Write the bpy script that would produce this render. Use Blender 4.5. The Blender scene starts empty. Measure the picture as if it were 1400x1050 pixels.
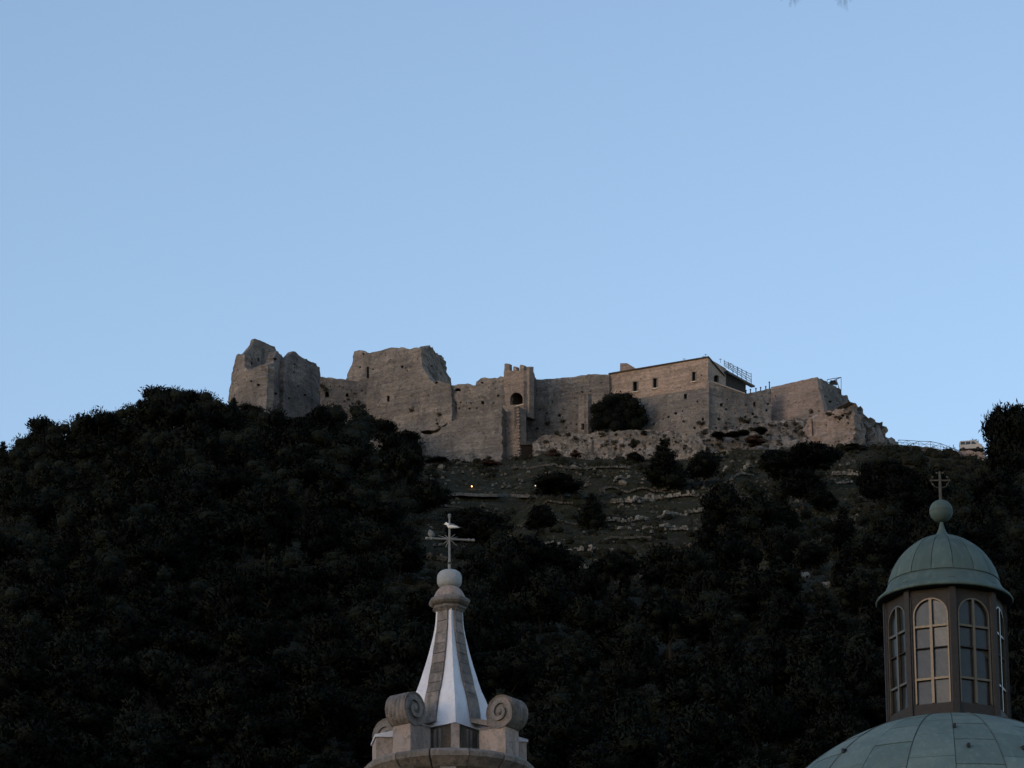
import bpy, bmesh, math, random
import numpy as np
from mathutils import Vector, Matrix, noise
from mathutils.geometry import delaunay_2d_cdt

random.seed(7)
RNG = np.random.default_rng(11)
S = bpy.context.scene
C = S.collection
PI = math.pi
R = math.radians

# ------------------------------------------------------------------ camera
PITCH = R(20.0)
FPX = 700 / math.tan(R(7.0))            # focal length in photo pixels (1400 wide)
EYE = Vector((0, 0, 2.0))
cd = bpy.data.cameras.new('camera'); cam = bpy.data.objects.new('camera', cd); C.objects.link(cam)
cam.location = EYE; cam.rotation_euler = (PI / 2 + PITCH, 0, 0)
cd.sensor_width = 36; cd.angle = R(14.0); cd.clip_end = 20000; cd.clip_start = .1
cd.dof.use_dof = True; cd.dof.focus_distance = 420; cd.dof.aperture_fstop = 20.0
S.camera = cam

# ------------------------------------------------------------------ sky and sun
SUN_EL, SUN_AZ = R(9.0), R(228.0)       # azimuth clockwise from +Y (the view direction): behind the camera, to its left
w = bpy.data.worlds.new('World'); S.world = w; w.use_nodes = True
wn = w.node_tree; bg = wn.nodes['Background']
sky = wn.nodes.new('ShaderNodeTexSky'); sky.sky_type = 'NISHITA'; sky.sun_disc = False
sky.sun_elevation = SUN_EL; sky.sun_rotation = SUN_AZ
sky.altitude = 0; sky.air_density = 1.0; sky.dust_density = .3; sky.ozone_density = 1.35
tint = wn.nodes.new('ShaderNodeMix'); tint.data_type = 'RGBA'; tint.blend_type = 'MULTIPLY'; tint.inputs[0].default_value = 1
tint.inputs[7].default_value = (1.05, 1.0, 1.055, 1)          # the camera's cool white balance
wn.links.new(sky.outputs[0], tint.inputs[6]); wn.links.new(tint.outputs[2], bg.inputs[0]); bg.inputs[1].default_value = .15
sd = bpy.data.lights.new('sun', 'SUN'); sun = bpy.data.objects.new('sun', sd); C.objects.link(sun)
sd.energy = .22; sd.angle = R(20); sd.color = (1, .77, .6)
sv = Vector((math.sin(SUN_AZ) * math.cos(SUN_EL), math.cos(SUN_AZ) * math.cos(SUN_EL), math.sin(SUN_EL)))
sun.rotation_euler = sv.to_track_quat('Z', 'Y').to_euler()
S.view_settings.view_transform = 'Standard'; S.view_settings.look = 'None'
S.view_settings.gamma = 1; S.view_settings.use_curve_mapping = False
S.view_settings.exposure = 0.84
S.render.engine = 'CYCLES'
S.cycles.max_bounces = 4; S.cycles.diffuse_bounces = 2; S.cycles.glossy_bounces = 2
S.cycles.transparent_max_bounces = 6; S.cycles.pixel_filter_type = 'BLACKMAN_HARRIS'; S.cycles.filter_width = 1.5
S.cycles.use_denoising = True

# ------------------------------------------------------------------ measuring helpers (photo pixels -> directions -> places)
def ray(px, py):
    xc, yc = (px - 700) / FPX, (525 - py) / FPX
    return Vector((xc, math.cos(PITCH) - yc * math.sin(PITCH), math.sin(PITCH) + yc * math.cos(PITCH)))
def at(px, py, Y):
    d = ray(px, py); return EYE + d * ((Y - EYE.y) / d.y)
def proj(p):
    v = Vector(p) - EYE
    d = v.y * math.cos(PITCH) + v.z * math.sin(PITCH)
    u = -v.y * math.sin(PITCH) + v.z * math.cos(PITCH)
    return 700 + FPX * v.x / d, 525 - FPX * u / d, d
def zat(py, Y): return at(700, py, Y).z

# ------------------------------------------------------------------ objects
def tag(o, label=None, cat=None, group=None, kind=None):
    if label: o['label'] = label
    if cat: o['category'] = cat
    if group: o['group'] = group
    if kind: o['kind'] = kind
    return o
def thing(name, label, cat, loc=(0, 0, 0), group=None):
    o = bpy.data.objects.new(name, None); C.objects.link(o); o.location = loc
    o.empty_display_size = .3
    return tag(o, label, cat, group)
def mesh(name, verts, faces, mat, smooth=False):
    m = bpy.data.meshes.new(name)
    if isinstance(verts, np.ndarray): verts = verts.tolist()
    m.from_pydata([tuple(v) for v in verts], [], faces)
    if mat: m.materials.append(mat)
    if smooth: m.polygons.foreach_set('use_smooth', [True] * len(m.polygons))
    m.update(); return m
def link(name, m, parent=None, loc=None, kind=None):
    o = bpy.data.objects.new(name, m); C.objects.link(o)
    if parent: o.parent = parent
    if loc is not None: o.location = loc
    if kind: o['kind'] = kind
    return o
def root_loc(p):
    v = Vector((0, 0, 0))
    while p: v += p.location; p = p.parent
    return v
def obj(name, vf, mat, parent=None, smooth=False, kind=None):
    """vertices given in world space; parts are shifted to their parent's place"""
    v, f = vf
    o = root_loc(parent) if parent else Vector((0, 0, 0))
    v = [(a[0] - o.x, a[1] - o.y, a[2] - o.z) for a in v]
    return link(name, mesh(name, v, f, mat, smooth), parent, kind=kind)
def join(*vfs):
    V, F = [], []
    for v, f in vfs:
        n = len(V); V += [tuple(a) for a in v]; F += [tuple(i + n for i in q) for q in f]
    return V, F
def box(c, s, rz=0, taper=1.0):
    cx, cy, cz = c; sx, sy, sz = s[0] / 2, s[1] / 2, s[2] / 2
    V = []
    for k, t in ((-1, 1), (1, taper)):
        for a, b in ((-1, -1), (1, -1), (1, 1), (-1, 1)):
            x, y = a * sx * t, b * sy * t
            V.append((cx + x * math.cos(rz) - y * math.sin(rz), cy + x * math.sin(rz) + y * math.cos(rz), cz + k * sz))
    return V, [(3, 2, 1, 0), (4, 5, 6, 7), (0, 1, 5, 4), (1, 2, 6, 5), (2, 3, 7, 6), (3, 0, 4, 7)]
def tube(pts, rad, n=6):
    pts = [Vector(p) for p in pts]
    rr = rad if isinstance(rad, (list, tuple)) else [rad] * len(pts)
    V, F = [], []
    for i, p in enumerate(pts):
        d = (pts[min(i + 1, len(pts) - 1)] - pts[max(i - 1, 0)]).normalized()
        a = d.orthogonal().normalized(); 
        if abs(d.z) < .99: a = d.cross(Vector((0, 0, 1))).normalized()
        b = d.cross(a)
        for k in range(n):
            t = 2 * PI * k / n
            V.append(p + (a * math.cos(t) + b * math.sin(t)) * rr[i])
    for i in range(len(pts) - 1):
        for k in range(n):
            k2 = (k + 1) % n
            F.append((i * n + k, i * n + k2, (i + 1) * n + k2, (i + 1) * n + k))
    F.append(tuple(range(n))[::-1]); F.append(tuple((len(pts) - 1) * n + k for k in range(n)))
    return [tuple(v) for v in V], F
def lathe(prof, n=32, c=(0, 0), rot=0, cap=True):
    """prof: list of (radius, z)"""
    V, F = [], []
    for r, z in prof:
        for k in range(n):
            t = 2 * PI * k / n + rot
            V.append((c[0] + r * math.sin(t), c[1] - r * math.cos(t), z))
    m = len(prof)
    for i in range(m - 1):
        for k in range(n):
            k2 = (k + 1) % n
            F.append((i * n + k, i * n + k2, (i + 1) * n + k2, (i + 1) * n + k))
    if cap:
        F.append(tuple(range(n))); F.append(tuple((m - 1) * n + k for k in range(n))[::-1])
    return V, F
def sphere(c, r, n=12, sq=(1, 1, 1)):
    V, F = lathe([(max(r * math.sin(PI * i / n), 1e-4) , -r * math.cos(PI * i / n)) for i in range(n + 1)], n * 2, cap=False)
    return [(c[0] + x * sq[0], c[1] + y * sq[1], c[2] + z * sq[2]) for x, y, z in V], F

# ------------------------------------------------------------------ materials
def new_mat(name, rough=.9, metal=0, spec=.3):
    m = bpy.data.materials.new(name); m.use_nodes = True
    b = m.node_tree.nodes['Principled BSDF']
    b.inputs['Roughness'].default_value = rough; b.inputs['Metallic'].default_value = metal
    b.inputs['Specular IOR Level'].default_value = spec
    return m, m.node_tree, b
def nz(nt, scale, detail=4, rough=.55, coord='Object', stretch=(1, 1, 1)):
    tc = nt.nodes.new('ShaderNodeTexCoord'); mp = nt.nodes.new('ShaderNodeMapping'); mp.inputs['Scale'].default_value = stretch
    n = nt.nodes.new('ShaderNodeTexNoise'); n.inputs['Scale'].default_value = scale
    n.inputs['Detail'].default_value = detail; n.inputs['Roughness'].default_value = rough
    nt.links.new(tc.outputs[coord], mp.inputs[0]); nt.links.new(mp.outputs[0], n.inputs['Vector'])
    return n.outputs['Fac']
def ramp(nt, fac, lo, hi, a=(0, 0, 0), b=(1, 1, 1)):
    r = nt.nodes.new('ShaderNodeValToRGB'); e = r.color_ramp.elements
    e[0].position = lo; e[1].position = hi; e[0].color = (*a, 1); e[1].color = (*b, 1)
    nt.links.new(fac, r.inputs[0]); return r.outputs[0]
def mixc(nt, fac, a, b, mode='MIX'):
    n = nt.nodes.new('ShaderNodeMix'); n.data_type = 'RGBA'; n.blend_type = mode
    for v, s in ((fac, n.inputs[0]), (a, n.inputs[6]), (b, n.inputs[7])):
        if isinstance(v, (int, float)): s.default_value = v
        elif isinstance(v, tuple): s.default_value = (*v, 1)
        else: nt.links.new(v, s)
    return n.outputs[2]
def bump(nt, b, h, strength=.5, dist=.1):
    n = nt.nodes.new('ShaderNodeBump'); n.inputs['Strength'].default_value = strength; n.inputs['Distance'].default_value = dist
    nt.links.new(h, n.inputs['Height']); nt.links.new(n.outputs[0], b.inputs['Normal'])
def set_col(nt, b, c):
    if isinstance(c, tuple): b.inputs['Base Color'].default_value = (*c, 1)
    else: nt.links.new(c, b.inputs['Base Color'])

def masonry(name, ca, cb, dark, scale=1.0, stain=.5, pale=(.42, .38, .33)):
    m, nt, b = new_mat(name)
    big = nz(nt, .16 * scale, 5, .6); mid = nz(nt, .7 * scale, 6, .65); fine = nz(nt, 2.6 * scale, 5, .7)
    streak = nz(nt, .5 * scale, 5, .6, stretch=(1, 1, .22))
    c = mixc(nt, ramp(nt, big, .42, .58), ca, cb)
    c = mixc(nt, ramp(nt, streak, .5, .64, b=(stain,) * 3), c, dark)
    blot = nz(nt, .33 * scale, 5, .62)
    c = mixc(nt, ramp(nt, blot, .53, .62, b=(stain * 1.3,) * 3), c, dark)
    c = mixc(nt, ramp(nt, mid, .62, .72, b=(.55,) * 3), c, pale)
    c = mixc(nt, ramp(nt, fine, .60, .68, b=(.75,) * 3), c, tuple(x * .42 for x in dark))
    crs = nz(nt, 1.0, 4, .65, stretch=(.09, .09, 1.3)); c = mixc(nt, 1.0, c, ramp(nt, crs, .38, .62, (.8,) * 3, (1.14,) * 3), 'MULTIPLY')
    # rough coursed stones
    br = nt.nodes.new('ShaderNodeTexVoronoi'); br.inputs['Scale'].default_value = 2.4
    tc = nt.nodes.new('ShaderNodeTexCoord'); mp = nt.nodes.new('ShaderNodeMapping'); mp.inputs['Scale'].default_value = (1, 1, 1.8)
    nt.links.new(tc.outputs['Object'], mp.inputs[0]); nt.links.new(mp.outputs[0], br.inputs['Vector'])
    sx = nt.nodes.new('ShaderNodeSeparateColor'); nt.links.new(br.outputs['Color'], sx.inputs[0])
    c = mixc(nt, .5, c, ramp(nt, sx.outputs[0], 0, 1, (.55,) * 3, (1.3,) * 3), 'MULTIPLY')
    set_col(nt, b, c)
    ad = nt.nodes.new('ShaderNodeMath'); ad.operation = 'ADD'
    nt.links.new(mid, ad.inputs[0]); nt.links.new(fine, ad.inputs[1])
    bump(nt, b, ad.outputs[0], .9, .35)
    return m
M = {}
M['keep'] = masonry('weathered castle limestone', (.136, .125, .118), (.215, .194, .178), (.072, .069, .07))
M['shade_stone'] = masonry('shaded side limestone', (.105, .10, .10), (.19, .172, .162), (.05, .05, .053))  # darker, greyer castle stone: shade painted onto faces turned from the sun
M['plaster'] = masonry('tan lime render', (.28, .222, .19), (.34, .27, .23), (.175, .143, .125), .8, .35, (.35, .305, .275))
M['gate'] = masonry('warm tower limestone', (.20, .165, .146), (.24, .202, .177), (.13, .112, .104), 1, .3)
M['bastion'] = masonry('pinkish bastion limestone', (.235, .192, .178), (.21, .18, .167), (.12, .106, .099), .7, .35)
M['rubble'] = masonry('loose pale rubble', (.165, .145, .128), (.27, .236, .208), (.05, .048, .044), 2.0, .8)
M['rock'] = masonry('grey cliff limestone', (.10, .095, .093), (.20, .178, .163), (.035, .036, .038), .7, .8)
def plain(name, col, rough=.8, metal=0, var=.35, sc=6, spec=.3):
    m, nt, b = new_mat(name, rough, metal, spec)
    n = nz(nt, sc, 5, .6)
    set_col(nt, b, mixc(nt, ramp(nt, n, .3, .7), tuple(x * (1 - var) for x in col), col)); bump(nt, b, n, .25, .02)
    return m
M['void'] = plain('dark interior shade', (.05, .045, .04))  # dark base colour paints in the shade inside openings and the lantern
M['sill'] = plain('pale sill stone', (.5, .46, .42))
M['surround'] = plain('weathered window surround', (.2, .17, .15))
M['shutter'] = plain('faded grey shutter', (.09, .08, .075))
M['dark_wood_shade'] = plain('dark brown boards and room shade', (.014, .010, .009), spec=.1)
M['steel'] = plain('galvanised steel tube', (.07, .085, .10), .5, .5)
M['black_metal'] = plain('dark metal deck', (.018, .02, .023), .7)
M['eave'] = plain('dark eave tiles', (.05, .043, .04))
def foliage(name, a, b_):
    m, nt, b = new_mat(name, .9, 0, .1)
    oi = nt.nodes.new('ShaderNodeObjectInfo')
    n = nz(nt, .8, 3)
    c = mixc(nt, ramp(nt, n, .35, .65), a, b_)
    c = mixc(nt, 1.0, c, ramp(nt, oi.outputs['Random'], 0, 1, (.55, .58, .6), (1.4, 1.35, 1.25)), 'MULTIPLY')
    set_col(nt, b, c); return m
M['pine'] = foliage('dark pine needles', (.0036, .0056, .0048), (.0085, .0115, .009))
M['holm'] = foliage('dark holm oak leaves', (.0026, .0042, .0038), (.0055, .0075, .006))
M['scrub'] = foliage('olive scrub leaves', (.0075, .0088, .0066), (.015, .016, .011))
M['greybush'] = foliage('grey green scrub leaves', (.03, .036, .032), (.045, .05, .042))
M['redbush'] = foliage('russet dry bush', (.028, .016, .013), (.04, .024, .018))
M['bark'] = plain('grey brown bark', (.018, .015, .013))

# ground of the hill
mt, nt, b = new_mat('hillside soil grass and rock', 1.0, 0, .1)
big = nz(nt, .05, 5, .6); mid = nz(nt, .35, 6, .65, stretch=(.6, .6, 1.6)); fine = nz(nt, 1.5, 5, .75)
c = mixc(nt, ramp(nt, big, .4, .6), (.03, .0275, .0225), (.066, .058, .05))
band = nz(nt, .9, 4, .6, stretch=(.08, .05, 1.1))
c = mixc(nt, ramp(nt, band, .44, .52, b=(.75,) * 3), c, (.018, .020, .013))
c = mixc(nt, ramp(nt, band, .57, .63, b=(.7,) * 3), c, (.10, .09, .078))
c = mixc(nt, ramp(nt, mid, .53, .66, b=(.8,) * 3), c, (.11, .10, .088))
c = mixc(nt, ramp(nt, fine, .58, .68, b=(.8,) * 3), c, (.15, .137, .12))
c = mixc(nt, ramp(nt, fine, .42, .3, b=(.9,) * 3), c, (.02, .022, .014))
set_col(nt, b, c); bump(nt, b, fine, .8, .3); M['hill'] = mt

# ------------------------------------------------------------------ terrain
_cx = [-2600, -1500, -600, 0, 100, 200, 260, 320, 360, 450, 560, 640, 700, 745, 800, 930, 1000, 1110, 1170, 1213, 1260, 1310, 1345, 1400, 1800, 3000, 4500]
_cy = [2400, 1500, 820, 646, 622, 592, 580, 582, 592, 602, 622, 633, 630, 620, 628, 630, 616, 612, 611, 612, 617, 622, 632, 634, 680, 1000, 1700]
_cd = [770, 770, 770, 768, 765, 762, 758, 753, 750, 745, 739, 737, 737, 734, 733, 733, 734, 735, 736, 740, 745, 748, 748, 748, 750, 750, 750]
_X = np.array([at(px, 600, Y).x for px, Y in zip(_cx, _cd)])
_Z = np.array([zat(min(py, 1900), Y) for py, Y in zip(_cy, _cd)])
_D = np.array(_cd, float)
def _n2(x, y, s, seed):
    return noise.noise(Vector((x / s + seed, y / s - seed, seed * .37)))
def ground_z(x, Y):
    zc = float(np.interp(x, _X, _Z)); Yc = float(np.interp(x, _X, _D))
    d = Yc - Y
    if d > 0:
        z = zc - .5 * d
        am = min(1, d / 25)
        z += am * (3.0 * _n2(x, Y, 38, 3) + 1.1 * _n2(x, Y, 13, 5) + .45 * _n2(x, Y, 4, 9))
        # cultivated terraces below the castle
        t = max(0, 1 - abs(x - 30) / 75) * max(0, min(1, (Y - 620) / 25)) * am
        if t > 0:
            h = 3.1; q = (z + .02 * x) / h; fr = q - math.floor(q)
            fr2 = .25 * fr if fr < .72 else .18 + (fr - .72) / .28 * .82
            z += min(1, t * 2) * (fr2 - fr) * h * .95
    elif d > -48: z = zc - .01 * -d + .25 * _n2(x, Y, 5, 2)
    else: z = zc - .48 - (-d - 48) * .3
    # flat town floor below
    return z if z > 6 else (6 * math.exp((z - 6) / 6) if z > -60 else 0) 
def axis(parts):
    out = []
    for a, b_, st in parts:
        n = max(1, int(round((b_ - a) / st))); out += [a + (b_ - a) * i / n for i in range(n)]
    return out + [parts[-1][1]]
xs = axis([(-4000, -400, 300), (-400, -110, 20), (-110, 115, 1.4), (115, 400, 20), (400, 4000, 300)])
ys = axis([(-3000, -200, 300), (-200, 360, 16), (360, 600, 3), (600, 775, 1.2), (775, 1000, 12), (1000, 6000, 400)])
gv = [(x, y, ground_z(x, y)) for y in ys for x in xs]
nx = len(xs)
gf = [(j * nx + i, j * nx + i + 1, (j + 1) * nx + i + 1, (j + 1) * nx + i) for j in range(len(ys) - 1) for i in range(nx - 1)]
hill = link('hill', mesh('hill', gv, gf, M['hill'], True)); tag(hill, kind='structure')
def ground_hit(px, py, y0=330, y1=900):
    d = ray(px, py); prev = None; Y = y0
    while Y < y1:
        p = EYE + d * (Y / d.y)
        if ground_z(p.x, p.y) > p.z:
            a, b_ = Y - 2, Y
            for _ in range(7):
                m_ = (a + b_) / 2; p = EYE + d * (m_ / d.y)
                if ground_z(p.x, p.y) > p.z: b_ = m_
                else: a = m_
            return p
        Y += 2
    return None

# ------------------------------------------------------------------ castle walls
def inside(p, poly):
    x, y = p; c = False; j = len(poly) - 1
    for i in range(len(poly)):
        a, b_ = poly[i], poly[j]
        if (a[1] > y) != (b_[1] > y) and x < (b_[0] - a[0]) * (y - a[1]) / (b_[1] - a[1]) + a[0]: c = not c
        j = i
    return c
class Plane:
    """an upright (or battered) wall face through two plan points seen at photo columns pa, pb at depths ya, yb"""
    def __init__(s, pa, ya, pb, yb, py=560, batter=0):
        s.A = at(pa, py, ya); B = at(pb, py, yb)
        s.u = Vector((B.x - s.A.x, B.y - s.A.y, 0)).normalized()
        n = Vector((s.u.y, -s.u.x, 0))
        if n.y > 0: n = -n
        s.n = (n + Vector((0, 0, batter))).normalized()
        s.v = s.n.cross(s.u) * 1
        if s.v.z < 0: s.v = -s.v
    def hit(s, px, py):
        d = ray(px, py); t = (s.A - EYE).dot(s.n) / d.dot(s.n); p = EYE + d * t - s.A
        return (p.dot(s.u), p.dot(s.v))
    def world(s, a, b_, back=0): return s.A + s.u * a + s.v * b_ - s.n * back
def ragged(poly, step, amp, closed=True):
    out = []
    for i in range(len(poly)):
        a = Vector(poly[i]); b_ = Vector(poly[(i + 1) % len(poly)]); L = (b_ - a).length; n = max(1, int(L / step))
        for k in range(n):
            p = a.lerp(b_, k / n)
            if k: p += Vector((random.uniform(-amp, amp), random.uniform(-amp, amp)))
            out.append((p.x, p.y))
    return out
def slab(pl, pts, thick=1.2, holes=(), g=.6, rough=.12, edge=.0, seed=0):
    """solid wall slab whose front face follows the outline; openings are cut right through. -> (verts, faces), opening loops"""
    poly = [pl.hit(*p) for p in pts]
    poly = ragged(poly, .55, edge * 1.35) if edge else ragged(poly, 3, 0)
    loops = [[pl.hit(*p) for p in h] for h in holes]
    vs = [Vector(p) for p in poly]; es = [(i, (i + 1) % len(poly)) for i in range(len(poly))]
    for h in loops:
        n = len(vs); vs += [Vector(p) for p in h]; es += [(n + i, n + (i + 1) % len(h)) for i in range(len(h))]
    xs_ = [p[0] for p in poly]; ys_ = [p[1] for p in poly]
    segs = [(vs[a], vs[b_]) for a, b_ in es]
    x = min(xs_) + g * .5
    rnd = random.Random(seed + 5)
    while x < max(xs_):
        y = min(ys_) + g * .5
        while y < max(ys_):
            p = Vector((x + rnd.uniform(-.3, .3) * g, y + rnd.uniform(-.3, .3) * g))
            if inside(p, poly):
                ok = True
                for a, b_ in segs:
                    ab = b_ - a; t = max(0, min(1, (p - a).dot(ab) / max(ab.length_squared, 1e-9)))
                    if (a + ab * t - p).length_squared < (.3 * g) ** 2: ok = False; break
                if ok: vs.append(p)
            y += g
        x += g
    r = delaunay_2d_cdt(vs, es, [], 0, 1e-5)
    V2, T = r[0], r[2]
    keep = []
    for t in T:
        cx = sum((V2[i].x for i in t)) / 3; cy = sum((V2[i].y for i in t)) / 3
        if inside((cx, cy), poly) and not any(inside((cx, cy), h) for h in loops): keep.append(tuple(t))
    nV = len(V2)
    fr = []; bk = []
    for p in V2:
        q = pl.world(p.x, p.y)
        d = noise.noise(q * .55 + Vector((seed, 0, 0))) * 1.2 + noise.noise(q * 1.7) * .8
        fr.append(pl.world(p.x, p.y, -d * rough)); bk.append(pl.world(p.x, p.y, thick))
    F = []
    cnt = {}
    for t in keep:
        a, b_, c_ = t
        # orient to face the camera
        nrm = (fr[b_] - fr[a]).cross(fr[c_] - fr[a])
        if nrm.dot(pl.n) < 0: a, b_, c_ = a, c_, b_
        F.append((a, b_, c_)); F.append((c_ + nV, b_ + nV, a + nV))
        for e in ((a, b_), (b_, c_), (c_, a)): cnt[e] = cnt.get(e, 0) + 1
    for (a, b_) in list(cnt):
        if (b_, a) not in cnt: F.append((b_, a, a + nV, b_ + nV))
    return (fr + bk, F), loops
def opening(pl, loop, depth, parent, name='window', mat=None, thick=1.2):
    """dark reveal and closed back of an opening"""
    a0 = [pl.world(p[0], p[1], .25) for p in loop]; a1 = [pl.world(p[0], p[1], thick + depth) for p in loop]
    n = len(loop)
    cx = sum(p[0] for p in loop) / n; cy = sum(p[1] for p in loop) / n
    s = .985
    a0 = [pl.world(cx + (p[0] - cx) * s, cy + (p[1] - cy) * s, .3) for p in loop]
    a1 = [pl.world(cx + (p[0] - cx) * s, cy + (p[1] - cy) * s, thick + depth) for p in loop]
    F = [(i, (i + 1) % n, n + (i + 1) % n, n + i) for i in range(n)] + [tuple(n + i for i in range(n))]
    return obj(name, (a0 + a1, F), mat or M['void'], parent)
def rect(x0, y0, x1, y1): return [(x0, y0), (x1, y0), (x1, y1), (x0, y1)]
def arch(x0, y0, x1, y1, n=5):
    r = (x1 - x0) / 2; cx = (x0 + x1) / 2; h = min(r, (y1 - y0) * .6)
    return [(x0, y1)] + [(cx - r * math.cos(PI * i / n), y0 + h - h * math.sin(PI * i / n)) for i in range(n + 1)] + [(x1, y1)]
def blob(x, y, r, k=5, seed=0):
    rn = random.Random(int(x * 31 + y * 7 + seed))
    return [(x + r * rn.uniform(.7, 1.2) * math.cos(2 * PI * i / k), y + r * rn.uniform(.6, 1.1) * math.sin(2 * PI * i / k)) for i in range(k)]
def build_wall(parent, name, pl, pts, mat, thick=1.2, wins=(), holes=(), rough=.12, g=.6, edge=0, seed=0, wdepth=1.5, label=None, putlogs=1.0):
    hs = list(wins) + list(holes)
    rr = random.Random(seed * 13 + 1)
    bx = [min(p[0] for p in pts), min(p[1] for p in pts), max(p[0] for p in pts), min(628, max(p[1] for p in pts))]
    cen = [(sum(q[0] for q in h) / len(h), sum(q[1] for q in h) / len(h), max(q[0] for q in h) - min(q[0] for q in h), max(q[1] for q in h) - min(q[1] for q in h)) for h in hs]
    for _ in range(int((bx[2] - bx[0]) * (bx[3] - bx[1]) / 160 * putlogs)):
        x, y, r_ = rr.uniform(bx[0], bx[2]), rr.uniform(bx[1], bx[3]), rr.choice([.55, .7, .8, 1.1])
        if not all(inside((x + a_, y + b_), pts) for a_ in (-3, 3) for b_ in (-3, 3)): continue
        if any(abs(x - c_[0]) < c_[2] / 2 + 3.2 and abs(y - c_[1]) < c_[3] / 2 + 3.2 for c_ in cen): continue
        hs.append(blob(x, y, r_)); cen.append((x, y, 2, 2))
    vf, loops = slab(pl, pts, thick, hs, g, rough, edge, seed)
    w_ = obj(name, vf, M[mat], parent)
    if label: w_['label'] = label
    for k, lp in enumerate(loops):
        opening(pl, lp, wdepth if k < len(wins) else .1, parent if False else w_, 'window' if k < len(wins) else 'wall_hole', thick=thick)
    return w_
def castle_thing(name, label, cat, px, py, Y, group=None):
    p = at(px, py, Y); return thing(name, label, cat, p, group)

# ruined tower at the west end
T = castle_thing('ruined_tower', 'broken square tower with a jagged peak at the end of the castle above the pines', 'tower', 345, 600, 766)
plA = Plane(313, 768, 366, 757, batter=.05)
build_wall(T, 'wall', plA, [(305, 625), (312.6, 542), (318, 503), (323.6, 485), (334, 484.5), (334.5, 497), (337, 504), (341, 505), (350, 502), (358, 499), (366, 499), (365, 534), (363, 569), (362, 625)],
           'keep', 1.5, holes=[rect(341, 520, 345, 522.5), blob(353, 526, 2.4), blob(362, 531, 2.2), blob(326, 526, 1), blob(337, 514, 1.2)], edge=.15, rough=.1, seed=1)
plA2 = Plane(366, 757.3, 396, 771, batter=.03)
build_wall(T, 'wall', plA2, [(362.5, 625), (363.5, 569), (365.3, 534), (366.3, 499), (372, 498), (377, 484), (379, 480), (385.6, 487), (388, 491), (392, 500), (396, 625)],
           'shade_stone', 1.5, holes=[blob(377, 491, 2.5), blob(377, 538, 2.5), blob(372, 552, 1.8), blob(384, 520, 2)], edge=.2, rough=.16, seed=2)
plA3 = Plane(330, 769, 392, 782)
build_wall(T, 'wall', plA3, [(330, 560), (332, 490), (335.4, 482.4), (345.6, 470), (346.5, 465), (348.7, 462.8), (375.4, 473.8), (377.8, 479.3), (381, 482), (385.6, 486.4), (390, 494), (392, 560)],
           'shade_stone', .7, holes=[blob(343, 497, 4), rect(352, 489, 355, 494)], edge=.04, rough=.12, seed=3)
T = castle_thing('ruined_tower', 'second ragged tower stub with a stepped broken top beside the peaked tower', 'tower', 412, 600, 770)
plB = Plane(386, 764, 438, 775, batter=.02)
build_wall(T, 'wall', plB, [(384, 630), (388, 520), (390, 497), (391, 491), (396, 485), (400.6, 480), (404, 480.5), (406.8, 482.4), (412.3, 488), (419.4, 490.3), (425.7, 495), (432.8, 496.6), (433.6, 500.5), (437.5, 502), (438, 516), (440, 630)],
           'shade_stone', 1.2, holes=[blob(402, 509, 1.8), blob(407, 528, 1.6), blob(403, 498, 1.4), blob(418, 540, 2.2), blob(396, 545, 2)], edge=.12, rough=.2, seed=4)
T = castle_thing('curtain_wall', 'grey curtain wall with two small arched openings between the ragged tower and the keep', 'wall', 475, 600, 771)
plC = Plane(437, 765, 512, 766.5, batter=.03)
build_wall(T, 'wall', plC, [(436.8, 640), (437.3, 515.2), (449, 516), (471, 518.6), (485, 521), (500, 523), (530, 530), (535, 640)],
           'shade_stone', 1.6, wins=[arch(444.5, 535, 450, 543), arch(472.5, 537.5, 477, 542.5)],
           holes=[blob(452, 528, 1), blob(458, 527, 1.1), blob(464, 528, 1.1), blob(469, 530, 1.1), blob(495, 534, 1.6), blob(500, 537, 1.8), blob(506, 534, 1.5), blob(511, 537, 1.3), blob(502, 543, 2.5), blob(482, 552, 1.5), blob(516, 561, 1.6)], edge=.12, rough=.14, seed=5)

# keep
T = castle_thing('castle_keep', 'massive broken keep tower standing highest at the middle of the castle', 'keep', 560, 610, 760)
plK = Plane(480, 768, 590, 758, batter=.1)
build_wall(T, 'wall', plK, [(471, 640), (472.6, 519), (481, 498.7), (484.4, 480.6), (494, 478.8), (499, 479.5), (505.6, 482.7), (515, 480.6), (527, 477), (538.6, 475), (552.7, 475), (560.6, 477.5), (566, 475.5), (570, 475), (575.5, 476.7), (576, 491), (579, 505), (590.4, 520.7), (604, 522), (616, 525.4), (618, 566), (610, 640)],
           'keep', 2.2, wins=[rect(529, 541, 532.5, 549)],
           holes=[[(575, 589.5), (585, 588), (593, 588.5), (601, 585), (609, 579.5), (612, 578), (611, 588), (590, 596), (575, 596)], rect(501, 501, 504.3, 517), blob(549.5, 501, 2.6), blob(555, 503, 1.5), blob(562, 502, 1), blob(557, 507, 1.2), blob(571, 491, 1), blob(581, 534, 1.2), blob(586, 540.5, 1.3), blob(596, 523, 2.8), blob(497, 484, 1.5), blob(527, 486, 1.5), blob(534, 492, 1.4), blob(563, 570, 1), blob(519, 555, 1), blob(492, 502, 1.6), blob(510, 505, 1.6), blob(545, 560, .9)], edge=.15, rough=.11, seed=6)
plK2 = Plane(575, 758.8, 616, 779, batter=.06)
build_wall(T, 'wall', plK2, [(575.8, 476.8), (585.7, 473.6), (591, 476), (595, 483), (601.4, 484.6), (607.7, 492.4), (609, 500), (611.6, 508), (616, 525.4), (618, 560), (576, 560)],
           'shade_stone', 2, edge=.25, rough=.5, holes=[blob(590, 500, 1.5), blob(603, 510, 1.6)], seed=7)
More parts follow.
